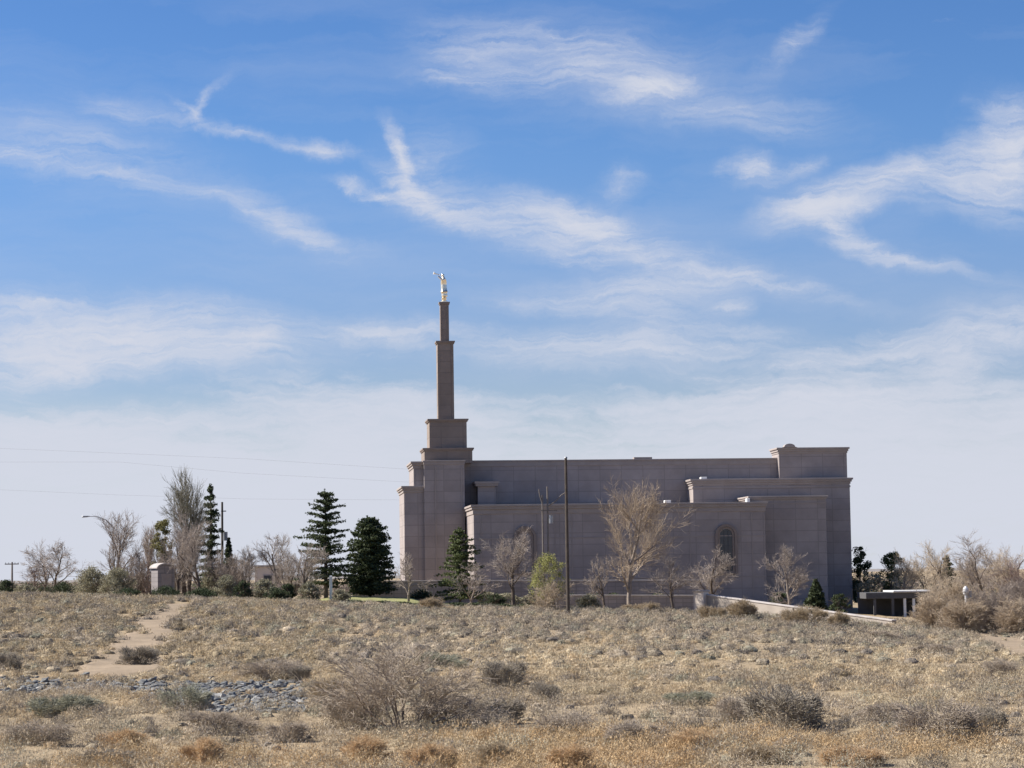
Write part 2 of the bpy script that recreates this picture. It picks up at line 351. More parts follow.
def segs_mesh(name, A, B, ra, rb, n=3, smooth=False):
    A = np.asarray(A, float); B = np.asarray(B, float); ra = np.asarray(ra)[:, None, None]; rb = np.asarray(rb)[:, None, None]
    d = B-A; d /= np.linalg.norm(d, axis=1, keepdims=True)+1e-9
    ref = np.where(np.abs(d[:, 2:3]) > .9, np.array([[1., 0, 0]]), np.array([[0, 0, 1.]]))
    u = np.cross(d, ref); u /= np.linalg.norm(u, axis=1, keepdims=True); w = np.cross(d, u)
    an = np.arange(n)*2*math.pi/n
    off = u[:, None, :]*np.cos(an)[None, :, None]+w[:, None, :]*np.sin(an)[None, :, None]
    V = np.concatenate([A[:, None, :]+off*ra, B[:, None, :]+off*rb], 1).reshape(-1, 3)
    k = np.arange(n); k2 = (k+1) % n
    q = np.stack([k, k+n, k2+n, k2], 1)
    Fc = (np.arange(len(A))[:, None, None]*2*n+q[None]).reshape(-1, 4)
    return mesh_np(name, V, Fc, smooth)
def tris_at(C, size, rng, flat=0.0, up=None):
    """one little leaf triangle at every centre"""
    n = len(C); C = np.asarray(C); size = np.broadcast_to(np.asarray(size, float), (n,))[:, None]
    a = rng.normal(size=(n, 3)); a[:, 2] *= (1-flat); a /= np.linalg.norm(a, axis=1, keepdims=True)+1e-9
    b = rng.normal(size=(n, 3)); b[:, 2] *= (1-flat); b -= a*(a*b).sum(1, keepdims=True); b /= np.linalg.norm(b, axis=1, keepdims=True)+1e-9
    V = np.stack([C+a*size, C-a*size*.5+b*size*.6, C-a*size*.5-b*size*.6], 1).reshape(-1, 3)
    return V, np.arange(3*n).reshape(-1, 3)

# ------------------------------------------------------------------ plants
def bare_tree_geo(seed, Ht, Wd, trunk_frac=.28, levels=4, stems=1, kids=(8, 8, 7, 6), up=.22, tr=.03, twig_r=.012, spread=(35, 60), lean0=(.25, .7)):
    rng = np.random.RandomState(seed)
    def unit(v): return v/(np.linalg.norm(v, axis=-1, keepdims=True)+1e-9)
    def perp(d): return unit(np.cross(d, rng.normal(size=d.shape)))
    if stems == 1: P0 = np.array([[0, 0, -.15]]); D = np.array([[rng.normal()*.04, rng.normal()*.04, 1]])
    else:
        a = 6.283*np.arange(stems)/stems+rng.rand(stems); sp = rng.uniform(lean0[0], lean0[1], stems)
        P0 = np.stack([np.cos(a)*.08, np.sin(a)*.08, np.full(stems, -.15)], 1); D = np.stack([np.cos(a)*sp, np.sin(a)*sp, np.ones(stems)], 1)
    D = unit(D); n0 = len(P0); Ls = Ht*rng.uniform(.58, .75, n0); Rs = np.full(n0, Ht*tr*(1 if stems == 1 else .55))
    A, B, ra, rb, lv = [], [], [], [], []
    for l in range(levels+1):
        n = (6, 4, 3, 2, 2)[min(l, 4)]
        pts = [P0]; dd = D
        for i in range(n):
            dd = unit(dd+perp(dd)*rng.uniform(.05, .30, (len(dd), 1))+np.array([0, 0, up*(.25 if l else .6)]))
            pts.append(pts[-1]+dd*(Ls/n)[:, None])
        rr = [np.maximum(Rs*(1-.66*i/n), twig_r*.5) for i in range(n+1)]
        for i in range(n): A.append(pts[i]); B.append(pts[i+1]); ra.append(rr[i]); rb.append(rr[i+1]); lv.append(np.full(len(P0), l))
        if l == levels: break
        K = kids[min(l, len(kids)-1)]; nb = len(P0); pa = np.stack(pts, 1); ra_ = np.stack(rr, 1)
        lo = trunk_frac if l == 0 else .2
        t = lo+(1-lo)*(np.arange(K)[None]+rng.rand(nb, K)*.9)/K; f = np.minimum(t*n, n-.001); i0 = f.astype(int); fr = (f-i0)[..., None]
        bi = np.arange(nb)[:, None]; q = pa[bi, i0]*(1-fr)+pa[bi, i0+1]*fr; base = unit(pa[bi, i0+1]-pa[bi, i0])
        ang = np.radians(rng.uniform(spread[0], spread[1], (nb, K)))*(1-.3*t)
        nd = unit(base*np.cos(ang)[..., None]+perp(base)*np.sin(ang)[..., None])
        L2 = Ls[:, None]*rng.uniform(.40, .70, (nb, K))*((1.1-.5*t) if l == 0 else 1.0)
        R2 = np.maximum(twig_r, ra_[bi, i0]*rng.uniform(.4, .6, (nb, K)))
        keep = rng.rand(nb, K) < (1 if l == 0 else .88)
        P0, D, Ls, Rs = q[keep], nd[keep], L2[keep], R2[keep]
    A = np.concatenate(A); B = np.concatenate(B); ra = np.concatenate(ra); rb = np.concatenate(rb); lv = np.concatenate(lv)
    top = np.percentile(B[:, 2], 99.7); cx = B[lv > 0][:, :2].mean(0)*.6
    zf = np.clip(A[:, 2:3]/top, 0, 1); zg = np.clip(B[:, 2:3]/top, 0, 1)
    A[:, :2] -= cx*zf; B[:, :2] -= cx*zg
    sx = np.percentile(np.abs(B[:, 0]), 96); sy = np.percentile(np.abs(B[:, 1]), 96)
    sc = np.array([Wd/2/sx, Wd/2/sy, Ht/top]); A = A*sc; B = B*sc
    return A, B, ra, rb, lv
def bare_tree(name, seed, loc, Ht, Wd, label, bark, twig, group=None, cat='tree', wr=1.0, **kw):
    kw.setdefault('twig_r', .0125*wr)
    A, B, ra, rb, lv = bare_tree_geo(seed, Ht, Wd, **kw)
    t = thing(name, label, cat, loc, 0, group)
    a = lv <= (1 if kw.get('stems', 1) == 1 else 0)
    obj('trunk' if cat == 'tree' else 'stems', segs_mesh('trunk', A[a], B[a], ra[a], rb[a], 6, True), M[bark], t)
    obj('crown' if cat == 'tree' else 'twigs', segs_mesh('crown', A[~a], B[~a], ra[~a], rb[~a], 3), M[twig], t)
    return t
def conifer(name, seed, loc, Ht, Wd, label, leaf, group=None, skirt=.1, layers=17, droop=-.12, dens=55, shape=.85, nsz=.17, bark='bark', irregular=.25, narrow_top=True):
    rng = np.random.RandomState(seed); t = thing(name, label, 'tree', loc, 0, group)
    nb = layers*9; f = (np.arange(nb)+rng.rand(nb)*.9)/nb
    # branches come in loose whorls, with gaps between
    tt = f+.35/layers*np.sin(f*layers*6.283); tt = np.clip(tt, 0, 1); z = Ht*(skirt+(1-skirt)*.97*tt)
    prof = (1-tt)**shape if narrow_top else np.sqrt(np.clip(1-(1.12*tt-.12)**2, .0, 1))
    lob = 1+irregular*.55*np.sin(np.arange(nb)*2.4*1.0+seed)*np.sin(tt*9+seed)
    L = Wd/2*prof*rng.uniform(1-irregular*1.3, 1.08, nb)*lob+.035*Wd
    a = np.arange(nb)*2.39996+rng.normal(size=nb)*.3
    d = np.stack([np.cos(a), np.sin(a), np.zeros(nb)], 1); sag = droop+rng.uniform(-.13, .13, nb)+.35*tt
    p0 = np.stack([0*z, 0*z, z], 1); up_ = np.array([0, 0, 1.])
    p1 = p0+d*(L*.55)[:, None]+up_*(L*sag*.55)[:, None]; p2 = p0+d*L[:, None]+up_*(L*sag*.75)[:, None]
    A = np.concatenate([[[0, 0, -.2]], p0, p1]); B = np.concatenate([[[0, 0, Ht*.97]], p1, p2])
    ra = np.concatenate([[Ht*.022], np.full(nb, .04), np.full(nb, .026)]); rb = np.concatenate([[Ht*.004], np.full(nb, .026), np.full(nb, .01)])
    n = np.maximum(14, (dens*(.25+L/(Wd/2))).astype(int)); idx = np.repeat(np.arange(nb), n); N_ = len(idx)
    npad = 5; pad = rng.randint(0, npad, N_); g = np.clip((pad+.6)/npad+rng.normal(size=N_)*.07, .05, 1.04)
    pos = np.where(g[:, None] < .55, p0[idx]+(p1-p0)[idx]*(g/.55)[:, None], p1[idx]+(p2-p1)[idx]*((g-.55)/.45)[:, None])
    side = np.cross(d, up_)[idx]; wid = (.07+.26*L[idx]*(1-np.abs(g-.5)))*.6
    pos = pos+side*(rng.normal(size=N_)*wid)[:, None]
    pos[:, 2] += rng.normal(size=N_)*nsz*.45-.35*nsz*np.abs(rng.normal(size=N_))
    C = np.concatenate([pos, np.stack([rng.normal(size=50)*.08, rng.normal(size=50)*.08, Ht*rng.uniform(.92, 1.0, 50)], 1)])
    obj('trunk', segs_mesh('trunk', A, B, ra, rb, 6, True), M[bark], t)
    V, Fc = tris_at(C, rng.uniform(.55, 1.3, len(C))*nsz, rng, .35)
    obj('crown', mesh_np('crown', V, Fc), M[leaf], t)
    return t
def clump_pts(rng, Ht, Wd, Dp, z0, n, K, csz, top=1.0, egg=.5):
    ang = rng.rand(K)*6.283; u = rng.rand(K)**.5; zz = rng.rand(K)
    prof = np.sqrt(np.clip(1-((zz-egg*.75)/(np.where(zz > egg*.75, 1-egg*.75, egg*.75+.35)))**2, 0.02, 1))
    cx = np.cos(ang)*u*prof*Wd/2*.85; cy = np.sin(ang)*u*prof*Dp/2*.85; cz = z0+zz*(Ht-z0)*.93
    cs = csz*rng.uniform(.55, 1.25, K)
    idx = rng.randint(0, K, n); d = rng.normal(size=(n, 3)); d /= np.linalg.norm(d, axis=1, keepdims=True)
    r = cs[idx]*rng.uniform(.35, 1.05, n)
    return np.stack([cx[idx], cy[idx], cz[idx]], 1)+d*r[:, None]*np.array([1, 1, .8])
def leafy(name, seed, loc, Ht, Wd, label, leaf, cat='tree', group=None, z0f=.15, n=5000, K=60, csz=None, lsz=.13, trunk=True, egg=.5, bark='bark'):
    rng = np.random.RandomState(seed); t = thing(name, label, cat, loc, 0, group)
    csz = csz or Wd*.13
    C = clump_pts(rng, Ht, Wd, Wd, Ht*z0f, n, K, csz, egg=egg); C[:, 2] = np.maximum(C[:, 2], .03)
    V, Fc = tris_at(C, lsz*rng.uniform(.6, 1.3, len(C)), rng)
    A, B, ra, rb, lv = bare_tree_geo(seed+7, Ht*.93, Wd*.8, trunk_frac=.2, levels=2, stems=1 if trunk else 5, kids=(7, 5), tr=.02)
    obj('trunk' if trunk else 'stems', segs_mesh('trunk', A, B, ra, rb, 5, True), M[bark], t)
    obj('crown' if trunk else 'foliage', mesh_np('crown', V, Fc), M[leaf], t)
    return t
def brush_mesh(seed, Ht, Wd, n=700, r=.012, lean=1.0):
    """a fuzzy dome of fine twigs on arching stems; returns (stems, twigs) meshes"""
    R = np.random.RandomState(seed); ns = 26; A = []; B = []; ra = []; rb = []
    for i in range(ns):
        a = R.rand()*6.283; u = R.rand()**.6
        e = np.array([math.cos(a)*u*Wd/2*.78, math.sin(a)*u*Wd/2*.78, Ht*math.sqrt(1-.85*u*u)*R.uniform(.6, .9)])
        p0 = np.array([math.cos(a)*.08*Wd*u, math.sin(a)*.08*Wd*u, -.08]); m_ = p0*.45+e*.55+np.array([0, 0, .1*Ht])
        A += [p0, m_]; B += [m_, e]; ra += [r*2, r*1.5]; rb += [r*1.5, r]
    # lobes of twigs give the dome an uneven outline
    K = 13; ca = R.rand(K)*6.283; cu = R.rand(K)**.5*.78; cz = np.sqrt(1-.8*cu**2)*R.uniform(.45, .8, K)*Ht
    cen = np.stack([np.cos(ca)*cu*Wd/2, np.sin(ca)*cu*Wd/2, cz], 1); cr = R.uniform(.14, .42, K)
    k = R.randint(0, K, n); d = R.normal(size=(n, 3)); d /= np.linalg.norm(d, axis=1, keepdims=True)
    TA = cen[k]+d*(cr[k]*R.rand(n)**.5)[:, None]*np.array([Wd/2, Wd/2, Ht*.8])
    g = R.rand(n) < .3; TA[g, 2] *= R.rand(g.sum()); TA[:, 2] = np.maximum(TA[:, 2], .02)
    o = TA/np.array([Wd/2, Wd/2, Ht]); o /= np.linalg.norm(o, axis=1, keepdims=True)+1e-6
    t = o*.7+R.normal(size=(n, 3))*.6; t[:, 2] = np.abs(t[:, 2])*.8; t /= np.linalg.norm(t, axis=1, keepdims=True)
    TB = TA+t*R.uniform(.06, .24, n)[:, None]
    return segs_mesh('stems', A, B, ra, rb, 5, True), segs_mesh('twigs', TA, TB, np.full(n, r), np.full(n, r*.5), 3)

# ================================================================== SETTING
def build_ground():
    ys = np.concatenate([np.linspace(-40, 34, 10), np.linspace(36, 110, 150), np.linspace(110.7, 216, 150), np.linspace(218, 300, 35), np.geomspace(306, 30000, 40)])
    us = np.concatenate([-np.geomspace(6, .3, 14), np.linspace(-.295, .295, 260), np.geomspace(.3, 6, 14)])
    Yg, Ug = np.meshgrid(ys, us, indexing='ij'); Xg = Ug*np.maximum(Yg, 40)
    Z = h(Xg, Yg); V = np.stack([Xg, Yg, Z], -1).reshape(-1, 3)
    ny, nx = Yg.shape; i = np.arange(ny-1)[:, None]*nx+np.arange(nx-1)[None]
    Fc = np.stack([i, i+1, i+nx+1, i+nx], -1).reshape(-1, 4)
    structure(obj('ground', mesh_np('ground', V, Fc, True), M['ground']))
build_ground()
def strip(name, rows, m, lift=.05, nc=14, sub=4):
    """rows of (px_left, px_right, py) draped on the ground"""
    full = []
    for a, b in zip(rows[:-1], rows[1:]):
        for k in range(sub): full.append(tuple(a[i]+(b[i]-a[i])*k/sub for i in range(3)))
    full.append(rows[-1]); V = []
    for r_, (l, r, py) in enumerate(full):
        jl = 3*math.sin(r_*1.9)+2*math.sin(r_*.7+1); jr = 3*math.sin(r_*1.4+2)
        for c in range(nc+1):
            p = G(l+jl+(r+jr-l-jl)*c/nc, py); V.append((p.x, p.y, p.z+(lift if 0 < c < nc and 0 < r_ < len(full)-1 else -.06)))
    n = nc+1; Fc = [(i*n+c, i*n+c+1, (i+1)*n+c+1, (i+1)*n+c) for i in range(len(full)-1) for c in range(nc)]
    return obj(name, mesh_np(name, V, Fc, True), m)
TRACK = [(70, 130, 677), (78, 165, 670), (85, 165, 662), (97, 160, 652), (114, 170, 640), (128, 179, 628), (139, 188, 617), (150, 198, 609), (158, 207, 603)]
ROADR = [(1018, 1100, 660), (1000, 1075, 653), (982, 1050, 645), (966, 1030, 639), (955, 1000, 635), (945, 985, 633)]
structure(strip('dirt_path', TRACK, M['sand']))
structure(strip('dirt_road', ROADR, M['sand']))
def on(px, Y):
    x = P(px, 600, Y).x; return Vector((x, Y, float(h(x, Y))))
def patch(name, pxl, pxr, Y0, Y1, m, lift=.04, rise=0):
    V = []; n = 20
    for j in range(9):
        Y = Y0+(Y1-Y0)*j/8
        for c in range(n+1):
            p = on(pxl+(pxr-pxl)*c/n, Y); e = (c in (0, n) or j in (0, 8)); V.append((p.x, p.y, p.z+(-.05 if e else lift+rise*math.sin(math.pi*min(1, j/7*.62))*min(1, min(c, n-c)/4))))
    k = n+1
    return obj(name, mesh_np(name, V, [(j*k+c, j*k+c+1, (j+1)*k+c+1, (j+1)*k+c) for j in range(8) for c in range(n)], True), m)
structure(patch('lawn', 312, 436, 208, 229, M['lawn'], .12, .55))
structure(patch('dirt_bank', 66, 152, 212, 245, M['sand'], .1))

# far low hills on the horizon
def hills():
    V = []; n = 80
    for j, (Y, f) in enumerate(((14000, 0), (15500, 1.0), (18000, 0))):
        for k in range(n+1):
            u = -.9+1.8*k/n; V.append((u*Y, Y, -60+f*(85+22*math.sin(k*.6)+14*math.sin(k*1.7+1))))
    k_ = n+1
    structure(obj('hills', mesh_np('hills', V, [(j*k_+c, j*k_+c+1, (j+1)*k_+c+1, (j+1)*k_+c) for j in range(2) for c in range(n)], True), mat('far hills', (.24, .22, .20), None, .002)))
hills()

# ================================================================== TEMPLE-LIKE BUILDING
TH = rad(6.0); BO = Vector((0, 240, 0)); BU = Vector((math.cos(TH), math.sin(TH), 0)); BV = Vector((-math.sin(TH), math.cos(TH), 0))
def bp(px, py, v):
    d = ray(px, py); o = Vector((0, 0, CZ)); t = (v-(o-BO).dot(BV))/d.dot(BV); p = o+d*t
    return (p-BO).dot(BU), p.z
B = thing('church', 'long pinkish stone church with stepped spire and arched windows', 'church', BO, TH)
def block(name, pxl, pxr, pyt, v0, v1, z0=-2.5, parent=B, m='stone', pym=None, cornice=None, pxref=None):
    ym = pym or pyt+15
    u0 = bp(pxl, ym, v0)[0]; u1 = bp(pxr, ym, v0)[0]; zt = bp(pxref or (pxl+pxr)/2, pyt, v0)[1]
    o = MB().box(u0, u1, v0, v1, z0, zt).build(name, M[m], parent, .03)
    if cornice:
        mb = MB(); z = zt
        for (hh, out) in cornice:      # from the top down: height, overhang
            mb.box(u0-out, u1+out, v0-out, v1+out, z-hh, z+.012 if z == zt else z); z -= hh
        c = mb.build('cornice', M['trim'], o, .015)
    return o, u0, u1, zt
CORN = [(.22, .32), (.22, .22), (.30, .10)]
# long hall and its right-hand raised end
nave, nu0, nu1, nz = block('hall', 450, 800, 459.5, 13, 34, cornice=[(.16, .16), (.5, .07)], pxref=600)
MB().box(bp(634, 457, 13)[0], bp(652, 457, 13)[0], 12.93, 14, nz+.02, nz+.22).build('parapet_step', M['trim'], nave)
end, eu0, eu1, ez = block('end_block', 779, 847, 447.5, 12.1, 15.6, cornice=[(.18, .28), (.25, .16), (.22, .06)])
u, z = bp(789, 447, 12.1)
sc = [(u-.85, ez+.02), (u+.85, ez+.02)]+[(u+.62*math.cos(a), ez+.08+.36*math.sin(a)) for a in [math.pi*k/10 for k in range(11)]]
MB().prism(sc, 11.7, 12.5).build('cresting', M['trim'], end)
up, pu0, pu1, pz = block('upper_wing', 693, 850, 478.5, 9.4, 38, cornice=[(.20, .32), (.22, .20), (.24, .08)])
for py in (487,):
    zc_ = bp(770, py, 9.4)[1]; MB().box(pu0-.06, pu1+.06, 9.34, 38.06, zc_-.1, zc_+.1).build('string_course', M['trim'], up)
# front wing with the two arched windows
fw, fu0, fu1, fz = block('front_wing', 473.5, 765, 503.5, 0, 15, cornice=[(.20, .30), (.26, .20), (.5, .07)], pxref=620)
for py in (537, 578):
    zc_ = bp(620, py, 0)[1]; MB().box(fu0-.05, fu1+.05, -.05, 15.05, zc_-.06, zc_+.06).build('string_course', M['trim'], fw)
MB().box(fu0-.12, fu1+.12, -.12, 15.1, -2.5, bp(620, 600, 0)[1]).build('plinth', M['stone'], fw)
pil = [481, 555, 572, 690, 752]
for x in pil:
    uu = bp(x, 540, 0)[0]; MB().box(uu-.05, uu+.05, -.035, .2, -2, fz-1.1).build('pilaster_strip', M['trim'], fw)
sw, su0, su1, szz = block('side_wing', 750, 826, 496, 3, 15, cornice=[(.16, .22), (.18, .12)])
for py in (503,):
    zc_ = bp(790, py, 3)[1]; MB().box(su0-.05, su1+.05, 2.95, 15.04, zc_-.06, zc_+.06).build('string_course', M['trim'], sw)
# buttress standing against the hall
u0, z0 = bp(478.5, 503, 10.5); u1, _ = bp(495.5, 503, 10.5); zt = bp(486, 481.5, 10.5)[1]
bt = MB().frustum(u0-.1, u1+.1, 10.5, 13.5, 5, zt-.5, .06).build('buttress', M['stone'], B)
MB().box(u0-.3, u1+.3, 10.2, 13.4, zt-.5, zt-.25).box(u0-.42, u1+.42, 10.08, 13.45, zt-.25, zt).build('cornice', M['trim'], bt)
# tower and its wings
tw, *_ = block('tower_wing', 404, 440, 486, 9.4, 18.5, cornice=[(.2, .3), (.2, .2), (.3, .08)])
ts, *_ = block('tower_shoulder', 413.5, 441, 461.5, 9.6, 17.5, cornice=[(.2, .3), (.2, .2), (.3, .08)])
tc_, cu0, cu1, tz = block('tower', 424, 464.5, 460.5, 9.0, 22, cornice=[(.14, .12), (.3, .05)])
for x in (436, 462):
    uu = bp(x, 530, 9)[0]; MB().box(uu-.07, uu+.07, 8.95, 9.2, -2, tz-.6).build('pilaster_strip', M['trim'], tc_)
# stepped spire
sp_center_v = 13.5
def tier(pxl, pxr, pyt, pyb, name, over=.16, parent=tc_):
    w_ = bp(pxr, pyt, sp_center_v)[0]-bp(pxl, pyt, sp_center_v)[0]
    cu = (bp(pxl, pyt+2, sp_center_v)[0]+bp(pxr, pyt+2, sp_center_v)[0])/2
    vf = sp_center_v-w_/2*.92; k = .985
    z1 = bp((pxl+pxr)/2, pyt, vf)[1]; zb = bp((pxl+pxr)/2, pyb, vf)[1]
    w_ *= .95
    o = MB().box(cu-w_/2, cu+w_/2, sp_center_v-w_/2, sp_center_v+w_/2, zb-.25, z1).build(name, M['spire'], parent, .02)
    a = w_/2
    c = MB()
    for hh0, hh1, ov in ((.0, .14, over), (.14, .28, over*.6)):
        c.box(cu-a-ov, cu+a+ov, sp_center_v-a-ov, sp_center_v+a+ov, z1-hh1, z1-hh0+(.01 if hh0 == 0 else 0))
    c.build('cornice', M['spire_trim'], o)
    # slim recessed-looking corner strips
    if w_ < 3:
        s_ = MB()
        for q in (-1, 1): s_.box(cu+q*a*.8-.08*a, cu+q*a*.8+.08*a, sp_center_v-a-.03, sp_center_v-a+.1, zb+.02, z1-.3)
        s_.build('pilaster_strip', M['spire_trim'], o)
    return cu, z1
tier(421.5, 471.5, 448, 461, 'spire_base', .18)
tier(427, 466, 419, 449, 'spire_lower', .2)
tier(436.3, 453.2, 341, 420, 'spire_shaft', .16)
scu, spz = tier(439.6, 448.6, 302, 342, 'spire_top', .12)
# arched windows on the front wing
def arch(u, zb, zs, r, n=12, grow=0):
    return [(u-r-grow, zb-grow), (u+r+grow, zb-grow)]+[(u+(r+grow)*math.cos(a), zs+(r+grow)*math.sin(a)) for a in [math.pi*k/n for k in range(n+1)]]
for x, pyt, pyb in ((525, 526, 574), (726, 524, 574)):
    uc = bp(x, 540, 0)[0]; zt = bp(x, pyt, 0)[1]; zb = bp(x, pyb, 0)[1]; ro = 1.18; zs = zt-ro
    wn = MB().ring(arch(uc, zb, zs, ro), arch(uc, zb+.12, zs, ro-.28), -.22, .1)
    wn.ring(arch(uc, zb+.14, zs, ro-.30), arch(uc, zb+.3, zs, ro-.52), -.12, .1)
    win = wn.build('window', M['spire_trim'], fw)
    MB().prism(arch(uc, zb+.3, zs, ro-.50), -.02, .1).build('pane', M['glass' if x > 600 else 'stone'], win)
    if x < 600: continue
    fr = MB()
    for q in (-.22, .22): fr.box(uc+q-.025, uc+q+.025, -.06, .02, zb+.3, zs+.5)
    for k in range(4): zz = zb+.6+k*(zs-zb-.6)/3; fr.box(uc-.66, uc+.66, -.055, .02, zz-.025, zz+.025)
    fr.build('frame', M['roofdark'], win)
# small roof vents; the last white box imitates a sunlit wall return
for x0, x1, pyb, v, hh in ((665, 671, 503, 4, .30), (701, 707, 478, 11, .12), (747, 750, 503, 2.2, .5)):
    a, zz = bp(x0, pyb, v); b_, _ = bp(x1, pyb, v)
    MB().box(a, b_, v, v+.9, zz-.5, zz+hh).build('vent_and_lit_edge', M['whitemetal'], B, .03)

# ------------------------------------------------------------------ statue on the spire
def statue():
    base = BO+BU*scu+BV*sp_center_v+Vector((0, 0, spz))
    t = thing('statue', 'gilded robed figure blowing a long trumpet on the spire tip', 'statue', base, TH); t.scale = (1.15, 1.15, 1.12)
    mb = MB(); mb.tube([(0, 0, -.02), (0, 0, .12), (0, 0, .2), (0, 0, .28), (0, 0, .42), (0, 0, .52)], [.34, .34, .18, .22, .26, .12], 14); mb.build('pedestal', M['gold'], t)
    pts = [((0, 0, 1.35), .26), ((.02, 0, 1.05), .25), ((.04, 0, .75), .25), ((.05, 0, .48), .30),           # hips down the robe
           ((-.02, 0, 1.70), .24), ((-.02, 0, 2.05), .28), ((-.03, 0, 2.32), .20), ((-.05, 0, 2.50), .10), ((-.09, 0, 2.68), .15), ((-.1, 0, 2.86), .12),
           ((-.02, -.34, 2.28), .12), ((-.16, -.55, 2.12), .10), ((-.48, -.30, 2.50), .075), ((-.58, -.2, 2.60), .07),     # arm raised to the horn
           ((.02, .34, 2.26), .12), ((.14, .48, 1.9), .10), ((.02, .52, 1.55), .08), ((-.02, .5, 1.42), .07)]
    ed = [(0, 1), (1, 2), (2, 3), (0, 4), (4, 5), (5, 6), (6, 7), (7, 8), (8, 9), (6, 10), (10, 11), (11, 12), (12, 13), (6, 14), (14, 15), (15, 16), (16, 17)]
    me = bpy.data.meshes.new('figure'); me.from_pydata([p for p, r in pts], ed, []); o = obj('figure', me, M['gold'], t)
    md = o.modifiers.new('skin', 'SKIN'); o.modifiers.new('sub', 'SUBSURF').render_levels = 2
    for i, (p, r) in enumerate(pts): me.skin_vertices[0].data[i].radius = (r*1.3, r*1.22)
    me.skin_vertices[0].data[0].use_root = True; md.use_smooth_shade = True
    MB().tube([(-.18, -.05, 2.68), (-.48, -.16, 2.75), (-.78, -.24, 2.83), (-.92, -.28, 2.87), (-1.0, -.30, 2.89)], [.03, .035, .045, .09, .16], 10).build('trumpet', M['gold'], t)
statue()

# ================================================================== WALLS, POLES, SMALL STRUCTURES
def wall(name, label, pxa, Ya, pya, pxb, Yb, pyb, thick, m, cap=True, cat='wall', step=None):
    a = P(pxa, pya, Ya); b = P(pxb, pyb, Yb)
    d = Vector((b.x-a.x, b.y-a.y, 0)); Ln = d.length; ang = math.atan2(d.y, d.x)
    g = min(float(h(a.x, a.y)), float(h(b.x, b.y)))
    t = thing(name, label, cat, (a.x, a.y, g), ang)
    za, zb = a.z-g, b.z-g
    v = [(0, -thick/2, -.6), (Ln, -thick/2, -.6), (Ln, thick/2, -.6), (0, thick/2, -.6), (0, -thick/2, za), (Ln, -thick/2, zb), (Ln, thick/2, zb), (0, thick/2, za)]
    mb = MB(); mb.v = v; mb.f = [(0, 3, 2, 1), (4, 5, 6, 7), (0, 1, 5, 4), (1, 2, 6, 5), (2, 3, 7, 6), (3, 0, 4, 7)]; mb.build('wall_body', M[m], t)
    if cap:
        c = MB(); e = thick/2+.06; c.v = [(-.05, -e, za+.01), (Ln+.05, -e, zb+.01), (Ln+.05, e, zb+.01), (-.05, e, za+.01), (-.05, -e, za+.14), (Ln+.05, -e, zb+.14), (Ln+.05, e, zb+.14), (-.05, e, za+.14)]; c.f = list(mb.f); c.build('coping', M['cap'], t, .02)
    n = int(Ln/6)
    for k in range(1, n):
        x = Ln*k/n; zz = za+(zb-za)*k/n; MB().box(x-.22, x+.22, -thick/2-.08, thick/2+.08, -.6, zz+.0-.02).build('pier', M[m], t, .02)
    return t
wall('boundary_wall', 'long grey block wall running along the foot of the church', 352, 231, 582, 700, 234.5, 581, .35, 'wallblock')
wall('retaining_wall', 'low grey retaining wall in front of the longer block wall', 556, 221, 596, 697, 222, 596.5, .4, 'wallblock')
rw = wall('ramp_wall', 'pale wall sloping down to the right below the church', 703, 214, 595, 894, 194, 621.5, .45, 'wallmid', True)
p = on(701, 213.6)
t = thing('gate_pier', 'sunlit pale stone pier at the top end of the sloping wall', 'pier', p, rad(52))
zt = P(700, 590, 213.6).z-p.z
MB().box(-.5, .42, -.6, .5, -.6, zt-.15).build('shaft', M['wallpale'], t, .03); MB().box(-.58, .5, -.68, .58, zt-.15, zt).build('cap', M['cap'], t, .02)

def monument():
    p = on(163, 217); zt = P(158, 563, 217).z-p.z
    t = thing('monument_sign', 'grey stone monument sign with an arched cap among bare trees', 'sign', p, rad(38))
    n = 12; w2 = .9; dp = .62
    out = [(-w2, -.4), (w2, -.4), (w2, zt*.84)]+[(w2*math.cos(a), zt*.84+zt*.10*math.sin(a)) for a in [math.pi*k/n for k in range(1, n)]]+[(-w2, zt*.84)]
    MB().prism(out, -dp, dp).build('body', M['wallblock'], t)
    outer = [((w2+.16)*math.cos(a), zt*.85+(zt*.15)*math.sin(a)) for a in [math.pi*k/n for k in range(n+1)]]
    inner = [((w2+.02)*math.cos(a), zt*.845+(zt*.11)*math.sin(a)) for a in [math.pi*k/n for k in range(n+1)]]
    MB().prism(outer+inner[::-1], -dp-.12, dp+.12).build('cap', M['cap'], t)
    MB().box(-w2*.6, w2*.6, -dp-.05, -dp+.1, zt*.38, zt*.70).build('panel', M['stone'], t)
    MB().box(-w2-.12, w2+.12, -dp-.12, dp+.12, -.4, .3).build('plinth', M['cap'], t)
monument()

